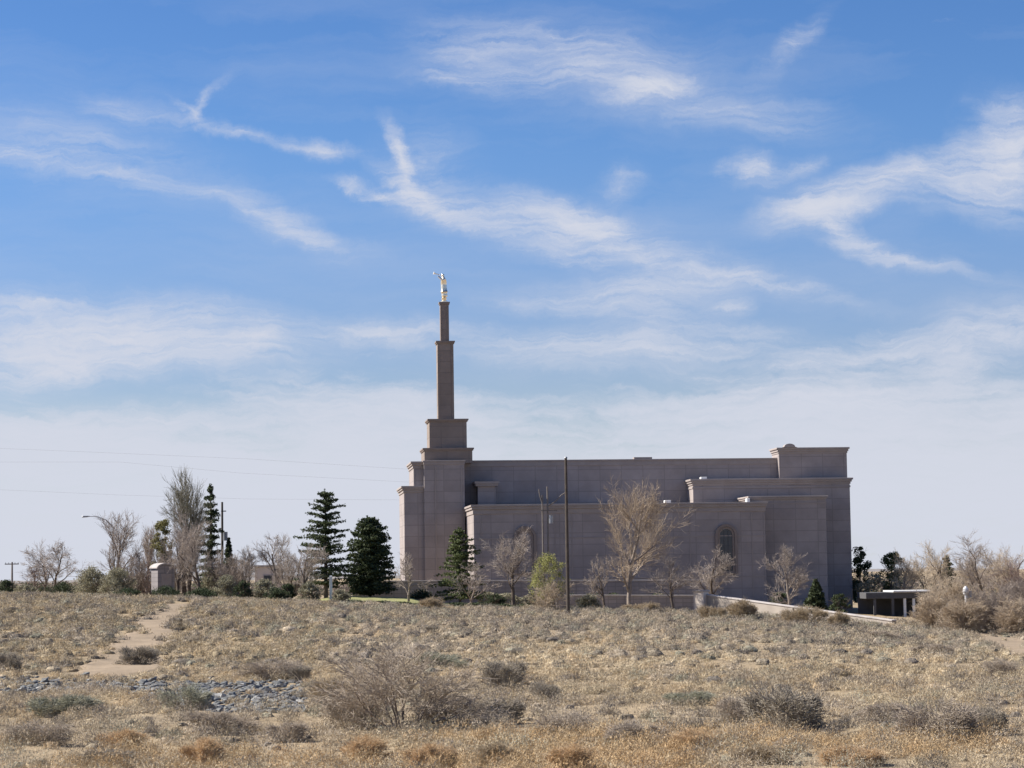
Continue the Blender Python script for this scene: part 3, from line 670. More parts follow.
def pole(name, label, px, Y, pyt, r, m, arms=(), cat='utility pole', group=None, tilt=0, extras=None):
    p = on(px, Y); Ht = P(px, pyt, Y).z-p.z
    t = thing(name, label, cat, p, 0, group)
    MB().tube([(0, 0, -.5), (tilt*.5, 0, Ht*.5), (tilt, 0, Ht)], [r, r*.85, r*.68], 10).build('shaft', M[m], t)
    for zf, half in arms:
        a = MB().box(-half+tilt*zf, half+tilt*zf, -r-.12, -r+.02, Ht*zf-.07, Ht*zf+.07).build('crossarm', M[m], t)
        for q in (-.9, -.45, .45, .9): MB().tube([(q*half+tilt*zf, -r-.05, Ht*zf+.07), (q*half+tilt*zf, -r-.05, Ht*zf+.16), (q*half+tilt*zf, -r-.05, Ht*zf+.24)], [.03, .055, .035], 8).build('insulator', M['metal'], a)
    if extras: extras(t, Ht, r)
    return t
pole('utility_pole', 'tall dark wooden pole standing alone before the church front', 568, 190, 457.5, .16, 'wood',
     extras=lambda t, Ht, r: MB().tube([(0, 0, Ht-.05), (0, 0, Ht+.06)], [.16, .1], 10).build('pole_cap', M['metal'], t))
def hframe(t, Ht, r):
    MB().tube([(-.48, .05, -.5), (-.48, .05, Ht*.93)], [.10, .07], 8).build('second_shaft', M['wood_pale'], t)
    MB().tube([(-.48, .05, Ht*.86), (-.72, 0, Ht*.93), (-.8, 0, Ht*.98)], [.07, .06, .05], 7).build('bracket', M['wood_pale'], t)
    MB().tube([(.02, -.1, Ht*.84), (.6, -.15, Ht*.87), (1.35, -.15, Ht*.93), (1.75, -.15, Ht*.95)], [.06, .06, .05, .05], 7).build('bracket', M['wood_pale'], t)
    MB().box(-.62, .9, -.2, -.1, Ht*.80, Ht*.80+.1).build('crossarm', M['wood_pale'], t)
    MB().tube([(.30, -.2, Ht*.70), (.30, -.2, Ht*.70+.75)], [.2, .2], 12).build('transformer', M['metal'], t)
pole('utility_pole', 'grey double pole with bracket arms and transformer, left of tall dark pole', 549, 216, 486.5, .11, 'wood_pale', extras=hframe)
def xfmr(t, Ht, r):
    MB().tube([(.32, -.1, Ht*.6), (.32, -.1, Ht*.6+.9)], [.24, .24], 12).build('transformer', M['metal'], t)
    MB().box(-.1, .42, -.16, -.06, Ht*.9, Ht*.9+.1).build('bracket', M['wood'], t)
pole('utility_pole', 'dark pole with a transformer rising behind the left evergreen', 222.5, 236, 502, .15, 'wood', extras=xfmr)
pole('utility_pole', 'small distant pole with a single crossarm at far left', 12, 330, 562, .16, 'wood_pale', arms=((.93, 1.0),))
def street_lamp():
    p = on(113, 250); t = thing('street_lamp', 'grey street lamp with long curved arm over the bare tree', 'street lamp', p)
    top = P(106, 520, 250); e = P(86, 516.5, 250); Ht = top.z-p.z
    MB().tube([(0, 0, -.4), (0, 0, Ht*.6), (0, 0, Ht-.8)], [.10, .08, .06], 10).build('pole', M['metal'], t)
    x1 = top.x-p.x; x2 = e.x-p.x; z2 = e.z-p.z
    MB().tube([(0, 0, Ht-.85), (x1*.55, 0, Ht-.3), (x1, 0, Ht), (x1+(x2-x1)*.45, 0, z2-.02), (x2+.3, 0, z2)], [.06, .05, .045, .04, .035], 8).build('arm', M['metal'], t)
    mb = MB(); mb.tube([(x2+.42, 0, z2+.02), (x2+.1, 0, z2), (x2-.35, 0, z2-.02), (x2-.45, 0, z2-.02)], [.04, .09, .10, .04], 10); mb.build('lamp_head', M['metal'], t)
street_lamp()
def globe_lamp():
    p = on(966, 193); zt = P(965, 586, 193).z-p.z; t = thing('post_lamp', 'short white post lamp with round head among tan bushes', 'lamp', p)
    MB().tube([(0, 0, -.3), (0, 0, .3), (0, 0, zt-.75)], [.15, .11, .10], 10).build('post', M['whitemetal'], t)
    MB().tube([(0, 0, zt-.78), (0, 0, zt-.68), (0, 0, zt-.45), (0, 0, zt-.2), (0, 0, zt)], [.12, .20, .25, .21, .06], 14).build('lamp_head', M['whitemetal'], t)
    MB().box(.12, .5, -.05, .05, zt-1.0, zt-.4).build('bracket', M['metal'], t)
globe_lamp()
p = on(331, 214); zt = P(331, 576, 214).z-p.z
t = thing('post', 'short white post on the lawn beside the large cedar', 'post', p)
MB().box(-.13, .13, -.13, .13, -.3, zt-.08).build('shaft', M['whitemetal'], t, .02); MB().frustum(-.16, .16, -.16, .16, zt-.08, zt+.05, .08).build('cap', M['whitemetal'], t)
for x in (354, 358.5):
    p = on(x, 229.5); zt = P(x, 581, 229.5).z-p.z
    t = thing('gate_post', 'grey square post of the pair at the left end of the block wall', 'post', p, 0, 'posts at the wall end')
    MB().box(-.16, .16, -.16, .16, -.4, zt-.12).build('shaft', M['cap'], t, .02); MB().frustum(-.22, .22, -.22, .22, zt-.12, zt+.04, .12).build('cap', M['cap'], t)

def pavilion():
    p = on(908, 236); t = thing('pavilion', 'flat roofed shelter on posts to the right of the church', 'shelter', p)
    zt = P(908, 591, 236).z-p.z; x0 = P(866, 600, 236).x-p.x; x1 = P(932, 600, 236).x-p.x; xa = P(893, 600, 236).x-p.x
    MB().box(x0, x1, 0, 6, zt-.75, zt-.12).build('fascia', M['roofdark'], t, .03)
    MB().box(xa, x1+.2, -.3, 6.3, zt-.12, zt+.06).build('roof', M['whitemetal'], t, .03)
    for x in (893, 905, 914, 927, 875):
        xx = P(x, 600, 236).x-p.x; MB().box(xx-.13, xx+.13, .1, .36, -.5, zt-.75).build('post', M['whitemetal'] if x in (914, 905) else M['roofdark'], t)  # dark posts carry the shelter's shade in their colour
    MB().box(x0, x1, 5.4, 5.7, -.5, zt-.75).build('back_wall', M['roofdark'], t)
pavilion()
def outbuilding():
    p = on(268, 246); t = thing('outbuilding', 'small tan flat roofed building behind the bare trees', 'building', p, rad(6))
    zt = P(268, 565, 246).z-p.z; w2 = 1.4
    MB().box(-w2, w2, 0, 4, -.5, zt-.2).build('wall', M['wallpale'], t, .02); MB().box(-w2-.15, w2+.15, -.15, 4.15, zt-.2, zt).build('roof', M['cap'], t, .02)
    w_ = MB().box(-.5, .5, -.04, .05, zt*.45, zt*.72).build('window', M['cap'], t); MB().box(-.42, .42, -.06, -.01, zt*.48, zt*.69).build('pane', M['glass'], w_)
outbuilding()
# power lines crossing the left sky and passing behind the church
for k, (lab, pts) in enumerate((('highest of three thin power lines crossing the left sky', [(-60, 446), (90, 452), (250, 459), (420, 470)]),
                 ('middle thin power line sagging across the left sky', [(-60, 462), (120, 462), (240, 473), (425, 483)]),
                 ('lowest thin power line, level with the spire tower foot', [(-60, 487), (120, 495), (250, 499), (425, 500)]))):
    c = []
    for i in range(25):
        f = i/24*3; j = min(2, int(f)); q = f-j; a, b_ = pts[j], pts[j+1]; q = q*q*(3-2*q)*.3+q*.7
        c.append(P(a[0]+(b_[0]-a[0])*q, a[1]+(b_[1]-a[1])*q, 285))
    r0 = c[0].copy()
    o = MB().tube([v_-r0 for v_ in c], .008, 5).build('power_line', M['cable']); o.location = r0
    tag(o, lab, 'power line', 'power lines over the left side')

# ================================================================== TREES
def dims(px, Y, pyt, pl, pr):
    p = on(px, Y); return p, P(px, pyt, Y).z-p.z, (pr-pl)/F*Y
def bt(seed, px, Y, pyt, pl, pr, label, bark='bark', twig='twig', group=None, name='bare_tree', **kw):
    p, Ht, Wd = dims(px, Y, pyt, pl, pr); return bare_tree(name, seed, p, Ht, Wd, label, bark, twig, group, **kw)
bt(11, 54, 230, 540, 31, 86, 'wide bare tree with spreading pale crown at far left', 'bark', 'twig_pale', trunk_frac=.22, up=.1, spread=(38, 68))
bt(12, 45, 238, 547, 24, 62, 'smaller bare tree just behind the wide spreading one at far left', 'bark', 'twig_pale', trunk_frac=.25, spread=(38, 65))
bt(13, 34, 236, 566, 24, 43, 'small reddish bare sapling at the far left edge', 'bark', 'twig_red', trunk_frac=.1, levels=3)
bt(14, 118, 226, 511, 92, 139, 'tall bare tree with upswept branches beside the street lamp', 'bark', 'twig', trunk_frac=.22, up=.5, spread=(25, 48), kids=(9, 8, 7, 6))
bt(15, 147, 240, 524, 134, 160, 'pale thin bare tree behind the brown bush and monument', 'bark_pale', 'twig_pale', up=.45, spread=(25, 45))
bt(16, 147, 228, 547, 126, 170, 'dense purplish brown bare bush left of the monument sign', 'bark', 'twig_red', name='bare_bush', trunk_frac=.06, stems=5, kids=(8, 8, 8), levels=3)
p, Ht, Wd = dims(163, 229, 517, 151, 178); leafy('yellow_tree', 31, p, Ht, Wd, 'yellowish olive tree behind the monument sign', 'leaf_straw', n=6500, K=80, csz=Wd*.15, lsz=.10, z0f=.3)
bt(51, 185, 224, 506, 166, 206, 'bare grey tree in front of the tallest feathery tree', 'bark', 'twig', trunk_frac=.2, up=.35)
p, Ht, Wd = dims(190, 230, 471, 173, 208)
bare_tree('slender_tree', 32, p, Ht, Wd*1.05, 'tallest slender feathery tree of the left clump', 'bark', 'twig_olive', trunk_frac=.10, up=.42, kids=(18, 9, 8, 5), spread=(22, 48), tr=.018, wr=1.25)
p, Ht, Wd = dims(211, 234, 483, 193, 229); conifer('conifer', 33, p, Ht, Wd, 'narrow dark conifer right beside the tallest feathery tree', 'needle', layers=13, dens=60, irregular=.5, shape=.6)
p, Ht, Wd = dims(229, 236, 538, 218, 242); conifer('conifer', 34, p, Ht, Wd, 'short dark conifer just right of the left utility pole', 'needle', layers=12, dens=50, irregular=.35)
bt(17, 199, 216, 521, 177, 222, 'pale bare tree with forked trunk in front of the left conifers', 'bark', 'twig_pale', up=.3, trunk_frac=.22)
bt(18, 177, 219, 528, 158, 196, 'bare tree with dark trunk right of the monument sign', 'bark', 'twig', trunk_frac=.25)
bt(19, 230, 222, 553, 210, 252, 'brown leafless bush at the foot of the left utility pole', 'bark', 'twig', name='bare_bush', trunk_frac=.06, stems=5, kids=(8, 8, 8), levels=3)
bt(20, 214, 226, 548, 202, 226, 'narrow bare bush below the narrow dark conifer', 'bark', 'twig_pale', name='bare_bush', trunk_frac=.08, stems=3, levels=3)
bt(21, 274, 230, 534, 256, 293, 'pale bare tree with upright twigs before the tan building', 'bark_pale', 'twig_pale', up=.4, kids=(9, 8, 7, 6))
bt(22, 250, 236, 546, 238, 263, 'thin bare tree between leafless bush and tan building', 'bark_pale', 'twig', up=.4)
bt(23, 303, 213, 544, 282, 326, 'bare tree with dark trunk left of the large cedar', 'bark', 'twig_pale', trunk_frac=.25)
p, Ht, Wd = dims(326, 222, 489, 294, 360); conifer('cedar', 35, p, Ht, Wd, 'large dark cedar with layered open branches left of the church', 'needle', layers=13, dens=135, shape=.5, droop=.0, skirt=.14, nsz=.14, irregular=.42)
p, Ht, Wd = dims(370, 225, 517, 347, 394); conifer('pine', 36, p, Ht, Wd, 'dense dark rounded pine next to the church tower', 'needle', layers=20, dens=110, droop=.15, skirt=.10, nsz=.17, narrow_top=False, irregular=.14)
bt(24, 408, 214, 552, 391, 431, 'thin bare tree below the church tower wing', 'bark_pale', 'twig_pale', kids=(7, 7, 6, 5))
p, Ht, Wd = dims(460, 224, 527, 431, 491); conifer('spruce', 37, p, Ht, Wd, 'green spruce at the corner of the front wing', 'needle_mid', layers=13, dens=115, shape=.6, nsz=.14, irregular=.42)
bt(25, 470, 212, 562, 446, 489, 'low bare tree in front of the green spruce', 'bark_pale', 'twig_pale', kids=(7, 7, 6, 5), trunk_frac=.15)
bt(26, 514, 213, 527, 494, 541, 'bare tree with dark trunk under the left arched window', 'bark', 'twig_pale', trunk_frac=.3, up=.3)
p, Ht, Wd = dims(549, 206, 553, 527, 572); leafy('willow', 38, p, Ht, Wd, 'fresh yellow green willow at the foot of the tall dark pole', 'leaf_yellow', n=5200, K=90, lsz=.08, z0f=.22, trunk=False, bark='bark_pale')
bt(27, 548, 204.5, 578, 528, 572, 'straw coloured leafless bush under the yellow green willow', 'bark_pale', 'twig_tan', name='bare_bush', trunk_frac=.05, stems=6, kids=(8, 7, 5), levels=3)
bt(28, 629, 214, 480, 588, 667, 'largest bare cottonwood standing before the church front', 'bark_pale', 'twig_warm', trunk_frac=.14, up=.24, kids=(12, 9, 8, 6), spread=(24, 55), tr=.02)
bt(29, 605, 210, 556, 588, 624, 'small bare tree at the left foot of the largest cottonwood', 'bark', 'twig', kids=(7, 7, 6, 5))
bt(30, 672, 213, 554, 653, 697, 'small spreading bare tree right of the largest cottonwood', 'bark', 'twig_pale', trunk_frac=.25, kids=(8, 8, 6, 5))
bt(31, 713, 222, 546, 693, 738, 'bare tree directly below the right arched window', 'bark', 'twig_pale', up=.25, trunk_frac=.15)
bt(32, 790, 224, 545, 769, 814, 'pale vase shaped bare tree by the right side wing', 'bark_pale', 'twig_pale', up=.35, trunk_frac=.12, kids=(9, 8, 7, 6))
p, Ht, Wd = dims(816, 229, 579, 802, 830); conifer('conifer', 39, p, Ht, Wd, 'small black conical evergreen at the right church corner', 'needle', layers=12, dens=80, skirt=.02, irregular=.15)
p, Ht, Wd = dims(779, 231, 592, 766, 792); leafy('dark_shrub', 40, p, Ht, Wd, 'dark rounded shrub at the church base behind pale bare tree', 'needle', 'shrub', n=1500, K=30, lsz=.13, trunk=False, z0f=.05)
p, Ht, Wd = dims(841, 236, 594, 828, 856); leafy('dark_shrub', 48, p, Ht, Wd, 'dark shrub in shadow at the right end of the church', 'needle', 'shrub', n=1500, K=30, lsz=.13, trunk=False, z0f=.05)
p, Ht, Wd = dims(861, 268, 543, 848, 875); leafy('pine', 41, p, Ht, Wd, 'dark pine just past the right end of the church', 'needle', n=4200, K=46, csz=Wd*.17, lsz=.15, z0f=.1)
p, Ht, Wd = dims(893, 266, 548, 880, 906); leafy('pine', 42, p, Ht, Wd, 'round topped dark pine above the shelter', 'needle_mid', n=4200, K=46, csz=Wd*.18, lsz=.15, z0f=.2)
p, Ht, Wd = dims(948, 275, 555, 939, 957); conifer('pine', 43, p, Ht, Wd, 'small dark pine top showing behind the tan trees', 'needle', layers=10, dens=50, narrow_top=False)
p, Ht, Wd = dims(872, 250, 570, 856, 892); leafy('olive_shrub', 44, p, Ht, Wd, 'pale olive shrub at the foot of the dark pine', 'leaf_grey', 'shrub', n=1700, K=35, lsz=.14, trunk=False)
bt(45, 907, 246, 552, 892, 924, 'thin tan bare tree in front of the round topped pine', 'bark_pale', 'twig_tan', up=.3)
bt(46, 928, 250, 556, 910, 948, 'tan bare tree just behind the shelter roof', 'bark', 'twig_tan', kids=(9, 8, 7, 6))
bt(47, 942, 240, 541, 918, 966, 'broad tan bare tree left of the post lamp', 'bark', 'twig_tan', kids=(9, 8, 7, 6), trunk_frac=.15)
bt(48, 985, 226, 533, 960, 1014, 'tall bare tree with thick forked grey trunk at right', 'bark', 'twig_pale', trunk_frac=.3, up=.35, tr=.024, spread=(28, 52))
bt(49, 1018, 232, 541, 994, 1044, 'dense brownish bare tree at the right edge', 'bark', 'twig_tan', kids=(9, 8, 7, 6), trunk_frac=.12)
bt(50, 1000, 246, 548, 978, 1022, 'tan bare tree behind the thick forked trunk', 'bark', 'twig_tan', kids=(9, 8, 7, 6))
bt(55, 968, 238, 556, 950, 988, 'low tan bare tree right behind the post lamp', 'bark', 'twig_tan', kids=(9, 8, 7, 6), trunk_frac=.12)
bt(56, 1030, 222, 556, 1006, 1056, 'rust brown bare tree cut by the right edge', 'bark', 'twig_red', kids=(9, 8, 7, 6), trunk_frac=.12)

bt(52, 241, 219, 558, 225, 259, 'brown leafless bush right of the left utility pole', 'bark', 'twig', name='bare_bush', trunk_frac=.06, stems=5, kids=(8, 8, 8), levels=3)
bt(53, 171, 221, 553, 156, 188, 'grey brown leafless bush close behind the monument sign', 'bark', 'twig', name='bare_bush', trunk_frac=.06, stems=5, kids=(8, 8, 8), levels=3)
bt(54, 290, 224, 550, 274, 306, 'grey leafless bush behind the bare tree left of the cedar', 'bark', 'twig_pale', name='bare_bush', trunk_frac=.06, stems=5, kids=(8, 8, 8), levels=3)
bt(57, 136, 223, 552, 118, 154, 'brown leafless bush between street lamp and monument sign', 'bark', 'twig', name='bare_bush', trunk_frac=.06, stems=5, kids=(8, 8, 8), levels=3)
# big tan bushes on the right, before the trees
for k, (x, Y, pyt, pl, pr, m, lab) in enumerate((
        (934, 190, 588, 914, 957, 'twig_tan', 'tan leafless bush at the lower right of the shelter'),
        (962, 186, 596, 942, 984, 'twig_tan', 'tan leafless bush below the white post lamp'),
        (990, 188, 584, 968, 1014, 'twig', 'grey brown leafless bush right of the post lamp'),
        (1014, 184, 596, 992, 1040, 'twig_tan', 'tan leafless bush beside the dirt road at right edge'),
        (1024, 194, 576, 1000, 1050, 'twig', 'tall grey brown bush cut by the right edge'),
        (950, 200, 578, 926, 976, 'twig_tan', 'tallest tan bush behind the white post lamp'))):
    bt(60+k, x, Y, pyt, pl, pr, lab, 'bark_pale', m, name='bare_bush', cat='bush', trunk_frac=.04, stems=7, kids=(10, 10, 9), levels=3, wr=1.1)

# leafy shrubs along the crest
def shrub(seed, px, Y, pyt, pl, pr, label, leaf, name='shrub', n=3800, lsz=.085, K=70, group=None):
    p, Ht, Wd = dims(px, Y, pyt, pl, pr); return leafy(name, seed, p, Ht, Wd, label, leaf, 'shrub', group, z0f=.02, n=n, K=K, lsz=lsz, trunk=False, egg=.45)
shrub(71, 91, 219, 567, 71, 113, 'rounded olive shrub, left one of two below the street lamp', 'leaf_grey', n=7000, K=110)
shrub(72, 118, 217, 568.5, 96, 140, 'rounded olive shrub, right one of two below the street lamp', 'leaf_grey', n=7000, K=110)
shrub(73, 265, 214, 580, 248, 283, 'grey green dome shaped shrub before the tan building', 'leaf_grey', n=6000, K=100)
shrub(74, 309, 211, 582, 297, 323, 'grey green shrub between bare tree and large cedar', 'leaf_grey')
shrub(75, 226, 213, 574, 212, 243, 'olive brown shrub under the leafless bush', 'leaf_grey')
shrub(76, 243, 211, 580, 233, 255, 'dark green shrub left of the grey green dome shrub', 'hedge')
shrub(77, 288, 212, 584, 279, 299, 'small dark green shrub under the bare tree by the cedar', 'hedge')
shrub(78, 6, 224, 581, -10, 15, 'low dark shrub at the left edge by the distant pole', 'hedge')
shrub(79, 25, 222, 585, 12, 40, 'low brown shrub under the reddish sapling', 'leaf_grey')
shrub(80, 62, 224, 584, 42, 82, 'low dark shrub below the wide bare tree', 'hedge')
shrub(81, 165, 211, 588, 148, 186, 'low clipped green shrub at the foot of the monument sign', 'hedge')
shrub(82, 200, 210, 590, 183, 222, 'low clipped green shrub beneath the forked pale tree', 'hedge')
shrub(83, 128, 209, 590, 112, 146, 'low green shrub in front of the dirt bank', 'hedge')
shrub(90, 588, 213, 594, 574, 602, 'olive shrub at the wall foot right of the tall dark pole', 'leaf_grey')
shrub(93, 496, 214, 595, 484, 509, 'dark shrub between the spruce and the dark trunked tree', 'hedge')
shrub(94, 532, 213, 594, 520, 545, 'olive shrub between dark trunked tree and willow', 'leaf_grey')
shrub(95, 422, 226, 590, 408, 437, 'dark shrub against the block wall left of the spruce', 'hedge')
shrub(96, 276, 209, 589, 262, 292, 'low dark shrub before the grey green dome', 'hedge')
shrub(97, 340, 209.5, 590, 329, 353, 'low olive shrub at the foot of the large cedar', 'leaf_grey')
shrub(98, 211, 222, 566, 198, 226, 'brownish green shrub below the narrow dark conifer', 'leaf_grey')
def hedge(name, label, pxl, pxr, Y, pyt, depth=1.2, leaf='hedge', seed=1, n=3000):
    a = on(pxl, Y); b = on(pxr, Y); c = (a+b)/2; c.z = float(h(c.x, c.y)); rng = np.random.RandomState(seed); Ln = (b.x-a.x)
    t = thing(name, label, 'hedge', c); Ht = P((pxl+pxr)/2, pyt, Y).z-c.z
    x = rng.uniform(-Ln/2, Ln/2, n); top = Ht*(.82+.18*np.sin(x*2.1+seed)*np.sin(x*.9+2)); gz = h(c.x+x, np.full(n, Y))-c.z
    C = np.stack([x, rng.uniform(-depth/2, depth/2, n), gz+top*rng.rand(n)**.6], 1)
    V, Fc = tris_at(C, .11*rng.uniform(.7, 1.3, n), rng); obj('foliage', mesh_np('foliage', V, Fc), M[leaf], t)
    A = np.stack([np.linspace(-Ln/2, Ln/2, 24), np.zeros(24), np.full(24, -.4)], 1); Bq = A+np.array([0, 0, .4+Ht*.6])
    obj('stems', segs_mesh('stems', A, Bq, np.full(24, .02), np.full(24, .012), 4), M['bark'], t)
hedge('hedge', 'low dark green hedge along the lawn beside the cedar', 352, 420, 209, 601, seed=2)
hedge('hedge', 'low dark green hedge under the green spruce', 442, 532, 208.5, 602.5, seed=3)
hedge('hedge', 'dark hedge between the two grey walls', 560, 690, 228, 592, seed=4, n=4200)
hedge('hedge', 'clipped hedge along the church foot right of the tower', 478, 566, 226, 592, seed=5, n=3200, leaf='leaf_grey')

# ================================================================== FIELD PLANTS (things)
proto = {}
def field_shrub(kind, px, py, wpx, hpx, label, name='shrub', group=None, k=0):
    """a brush clump whose base sits at the pixel (px,py)"""
    stems, twigs, leaf = BR[kind]
    p = G(px, py); s_ = p.y/F; key = (kind, k % 3)
    if key not in proto:
        proto[key] = brush_mesh(100+len(proto)*7, 1.0, 2.0, NB.get(kind, 1300), RB.get(kind, .013))
    st, tw = proto[key]
    t = thing(name, label, 'shrub', p-Vector((0, 0, .03)), (px*1.7) % 6.28, group)
    a = bpy.data.objects.new('stems', st.copy()); b_ = bpy.data.objects.new('twigs', tw.copy())
    for o, m in ((a, stems), (b_, twigs)):
        COL.objects.link(o); o.parent = t; o.data.materials.clear(); o.data.materials.append(M[m])
    t.scale = (wpx*s_/2, wpx*s_/2, hpx*s_)
    return t
BR = {'dead': ('dead_dark', 'dead', 0), 'dark': ('dead_dark', 'dead_dark', 0), 'straw': ('straw', 'straw', 0), 'gold': ('gold_grass', 'gold_grass', 0), 'sage': ('dead', 'leaf_sage', 0)}
NB = {'dead': 2600, 'dark': 3000, 'straw': 3000, 'gold': 3600, 'sage': 2800}
RB = {'gold': .009, 'straw': .009, 'sage': .010, 'dark': .010, 'dead': .009}
FS = [
 ('dark', 506, 689, 56, 30, 'dark brush clump up the slope right of the big bare shrub'),
 ('dark', 543, 702, 40, 21, 'small grey brown brush clump right of the dark one'),
 ('dark', 496, 724, 62, 27, 'dark low brush at the right foot of the big bare shrub'),
 ('dead', 450, 722, 70, 30, 'grey brush leaning on the big bare shrub, right side'),
 ('dead', 350, 728, 70, 36, 'grey brown brush at the left foot of the big bare shrub'),
 ('dark', 782, 730, 92, 44, 'biggest dark grey brush clump right of centre in the field'),
 ('dead', 735, 722, 60, 26, 'brown brush left of the biggest dark clump'),
 ('dead', 936, 742, 84, 44, 'large brown brush clump near the lower right corner'),
 ('dark', 985, 735, 50, 30, 'dark brush beside the large brown clump at lower right'),
 ('dark', 138, 665, 50, 20, 'dark brown brush on the edge of the dirt path'),
 ('dead', 268, 680, 72, 22, 'brown brush row right of the dirt path end'),
 ('dark', 300, 681, 26, 16, 'small dark brush above the right end of the stones'),
 ('dark', 6, 672, 36, 20, 'dark brush at the left edge above the stone band'),
 ('sage', 190, 710, 60, 26, 'pale grey green brush in front of the stone band'),
 ('sage', 62, 716, 80, 24, 'wide grey green brush left in front of the stone band'),
 ('sage', 440, 668, 60, 16, 'grey green brush on the slope above the big bare shrub'),
 ('straw', 325, 704, 44, 30, 'yellow straw brush at the right end of the stones'),
 ('gold', 205, 766, 56, 30, 'reddish gold grass clump at the bottom left'),
 ('gold', 120, 748, 60, 20, 'golden brown grass clump left of the reddish gold one'),
 ('gold', 365, 762, 70, 26, 'golden grass clump at the bottom below the big bare shrub'),
 ('gold', 430, 768, 60, 26, 'golden grass clump at the bottom edge left of centre'),
 ('straw', 500, 764, 60, 24, 'pale straw clump at the bottom edge near centre'),
 ('gold', 575, 768, 70, 24, 'golden grass clump at the bottom edge right of centre'),
 ('dead', 640, 745, 70, 26, 'grey brown brush in the lower middle right'),
 ('gold', 690, 752, 60, 24, 'golden grass left of the lower right dark brush'),
 ('straw', 760, 764, 70, 22, 'straw clump at the bottom edge below biggest dark clump'),
 ('gold', 850, 766, 80, 22, 'wide golden grass clump at the bottom right'),
 ('dead', 215, 735, 80, 26, 'grey brown brush between the stones and golden grass'),
 ('dead', 40, 745, 70, 24, 'grey brown brush at the lower left edge'),
 ('dark', 110, 766, 60, 18, 'dark low brush at the bottom left corner area'),
 ('dead', 290, 742, 60, 22, 'grey brush at lower left of the big bare shrub'),
 ('dead', 560, 735, 80, 24, 'grey brown brush below the small brush clump near centre'),
 ('sage', 690, 705, 60, 16, 'grey green brush left above the biggest dark clump'),
 ('dead', 885, 722, 60, 22, 'grey brown brush between the two large right clumps'),
 ('dead', 996, 676, 50, 18, 'grey brush at right below the dirt road'),
 ('dead', 930, 655, 50, 12, 'low grey brush left of the dirt road'),
 ('straw', 744, 620, 44, 22, 'pale straw bush in front of the sloping wall'),
 ('straw', 806, 626, 50, 22, 'pale tan bush below the middle of the sloping wall'),
 ('straw', 712, 619, 30, 16, 'small tan bush by the sunlit stone pier'),
 ('straw', 838, 628, 30, 18, 'small straw bush near the low end of the sloping wall'),
 ('straw', 428, 610, 30, 14, 'pale straw bush by the lawn below the tower'),
 ('straw', 640, 613, 40, 12, 'pale straw tuft row before the retaining wall'),
 ('dead', 880, 640, 36, 10, 'low grey clump left of the tan bushes'),
 ('dark', 515, 656, 24, 7, 'tiny dark clump on the middle slope'),
 ('dark', 432, 632, 22, 7, 'tiny dark clump on the upper slope below the spruce'),
]
for k, (kind, px, py, w_, hh, lab) in enumerate(FS):
    nm = {'dead': 'dry_shrub', 'dark': 'dark_shrub', 'straw': 'straw_shrub', 'gold': 'golden_grass_clump', 'sage': 'sage_shrub'}[kind]
    field_shrub(kind, px, py, w_, hh, lab, nm, None, k)
# the big leafless shrub in the middle of the field
p = G(400, 730); s_ = p.y/F
bare_tree('bare_shrub', 91, p, 88*s_, 172*s_, 'large many stemmed leafless shrub in the middle of the field', 'deadstem', 'dead', cat='shrub', trunk_frac=.22, stems=10, kids=(8, 8, 7), levels=3, up=.03, spread=(22, 55), twig_r=.0085, tr=.026, lean0=(.25, 1.3))

# ------------------------------------------------------------------ riprap stones
def rock_mesh(seed, m):
    bm = bmesh.new(); bmesh.ops.create_icosphere(bm, subdivisions=1, radius=1); R = random.Random(seed)
    for v in bm.verts: v.co *= R.uniform(.55, 1.3); v.co.z *= .7; v.co.x *= 1.2
    me = bpy.data.meshes.new('stone'); bm.to_mesh(me); bm.free(); me.materials.append(M[m]); return me
rks = [rock_mesh(s_, m_) for s_, m_ in enumerate(('rock', 'rock', 'rock_dark', 'rock_dark', 'rock_pale'))]
R = random.Random(77); spots = []
for i in range(2300):
    if R.random() < .42: px = R.uniform(-10, 215); py = R.gauss(686+.02*px, 4.5)
    else: px = R.uniform(150, 306); py = R.uniform(682+max(0, (200-px)*.05), 713-max(0, (215-px)*.25))
    spots.append((R.uniform(.05, .13)*(1.5 if R.random() < .2 else 1), px, py))
spots.sort(reverse=True)
pts = []
for sz, px, py in spots: pts.append((sz, G(px, py)))
for sz, g in pts[:280]:
    o = bpy.data.objects.new('riprap_stone', rks[R.randrange(5)]); COL.objects.link(o)
    o.location = g+Vector((0, 0, sz*.15)); o.rotation_euler = (R.uniform(-.5, .5), R.uniform(-.5, .5), R.uniform(0, 6.28)); o.scale = (sz*R.uniform(.9, 1.35), sz*R.uniform(.8, 1.1), sz*R.uniform(.8, 1.25))
    tag(o, 'grey angular stone in the rubble band across the lower left field', 'stone', 'rubble stones in the lower left field')
V = []; Fc = []; n0 = 0
for sz, g in pts[280:]:
    me = rks[R.randrange(5)]; a = R.uniform(0, 6.28)
    c = np.array([v.co[:] for v in me.vertices])*sz*np.array([R.uniform(.9, 1.3), 1, R.uniform(.8, 1.2)])
    c = np.stack([c[:, 0]*math.cos(a)-c[:, 1]*math.sin(a), c[:, 0]*math.sin(a)+c[:, 1]*math.cos(a), c[:, 2]], 1)+np.array(g[:])+np.array([0, 0, sz*.05])
    V.append(c); Fc.append(np.array([f.vertices[:] for f in me.polygons])+n0); n0 += len(c)
tag(obj('riprap_rubble', mesh_np('riprap_rubble', np.concatenate(V), np.concatenate(Fc)), M['rock']), 'smaller grey rubble filling the stone band in the lower left field', 'rubble', kind='stuff')

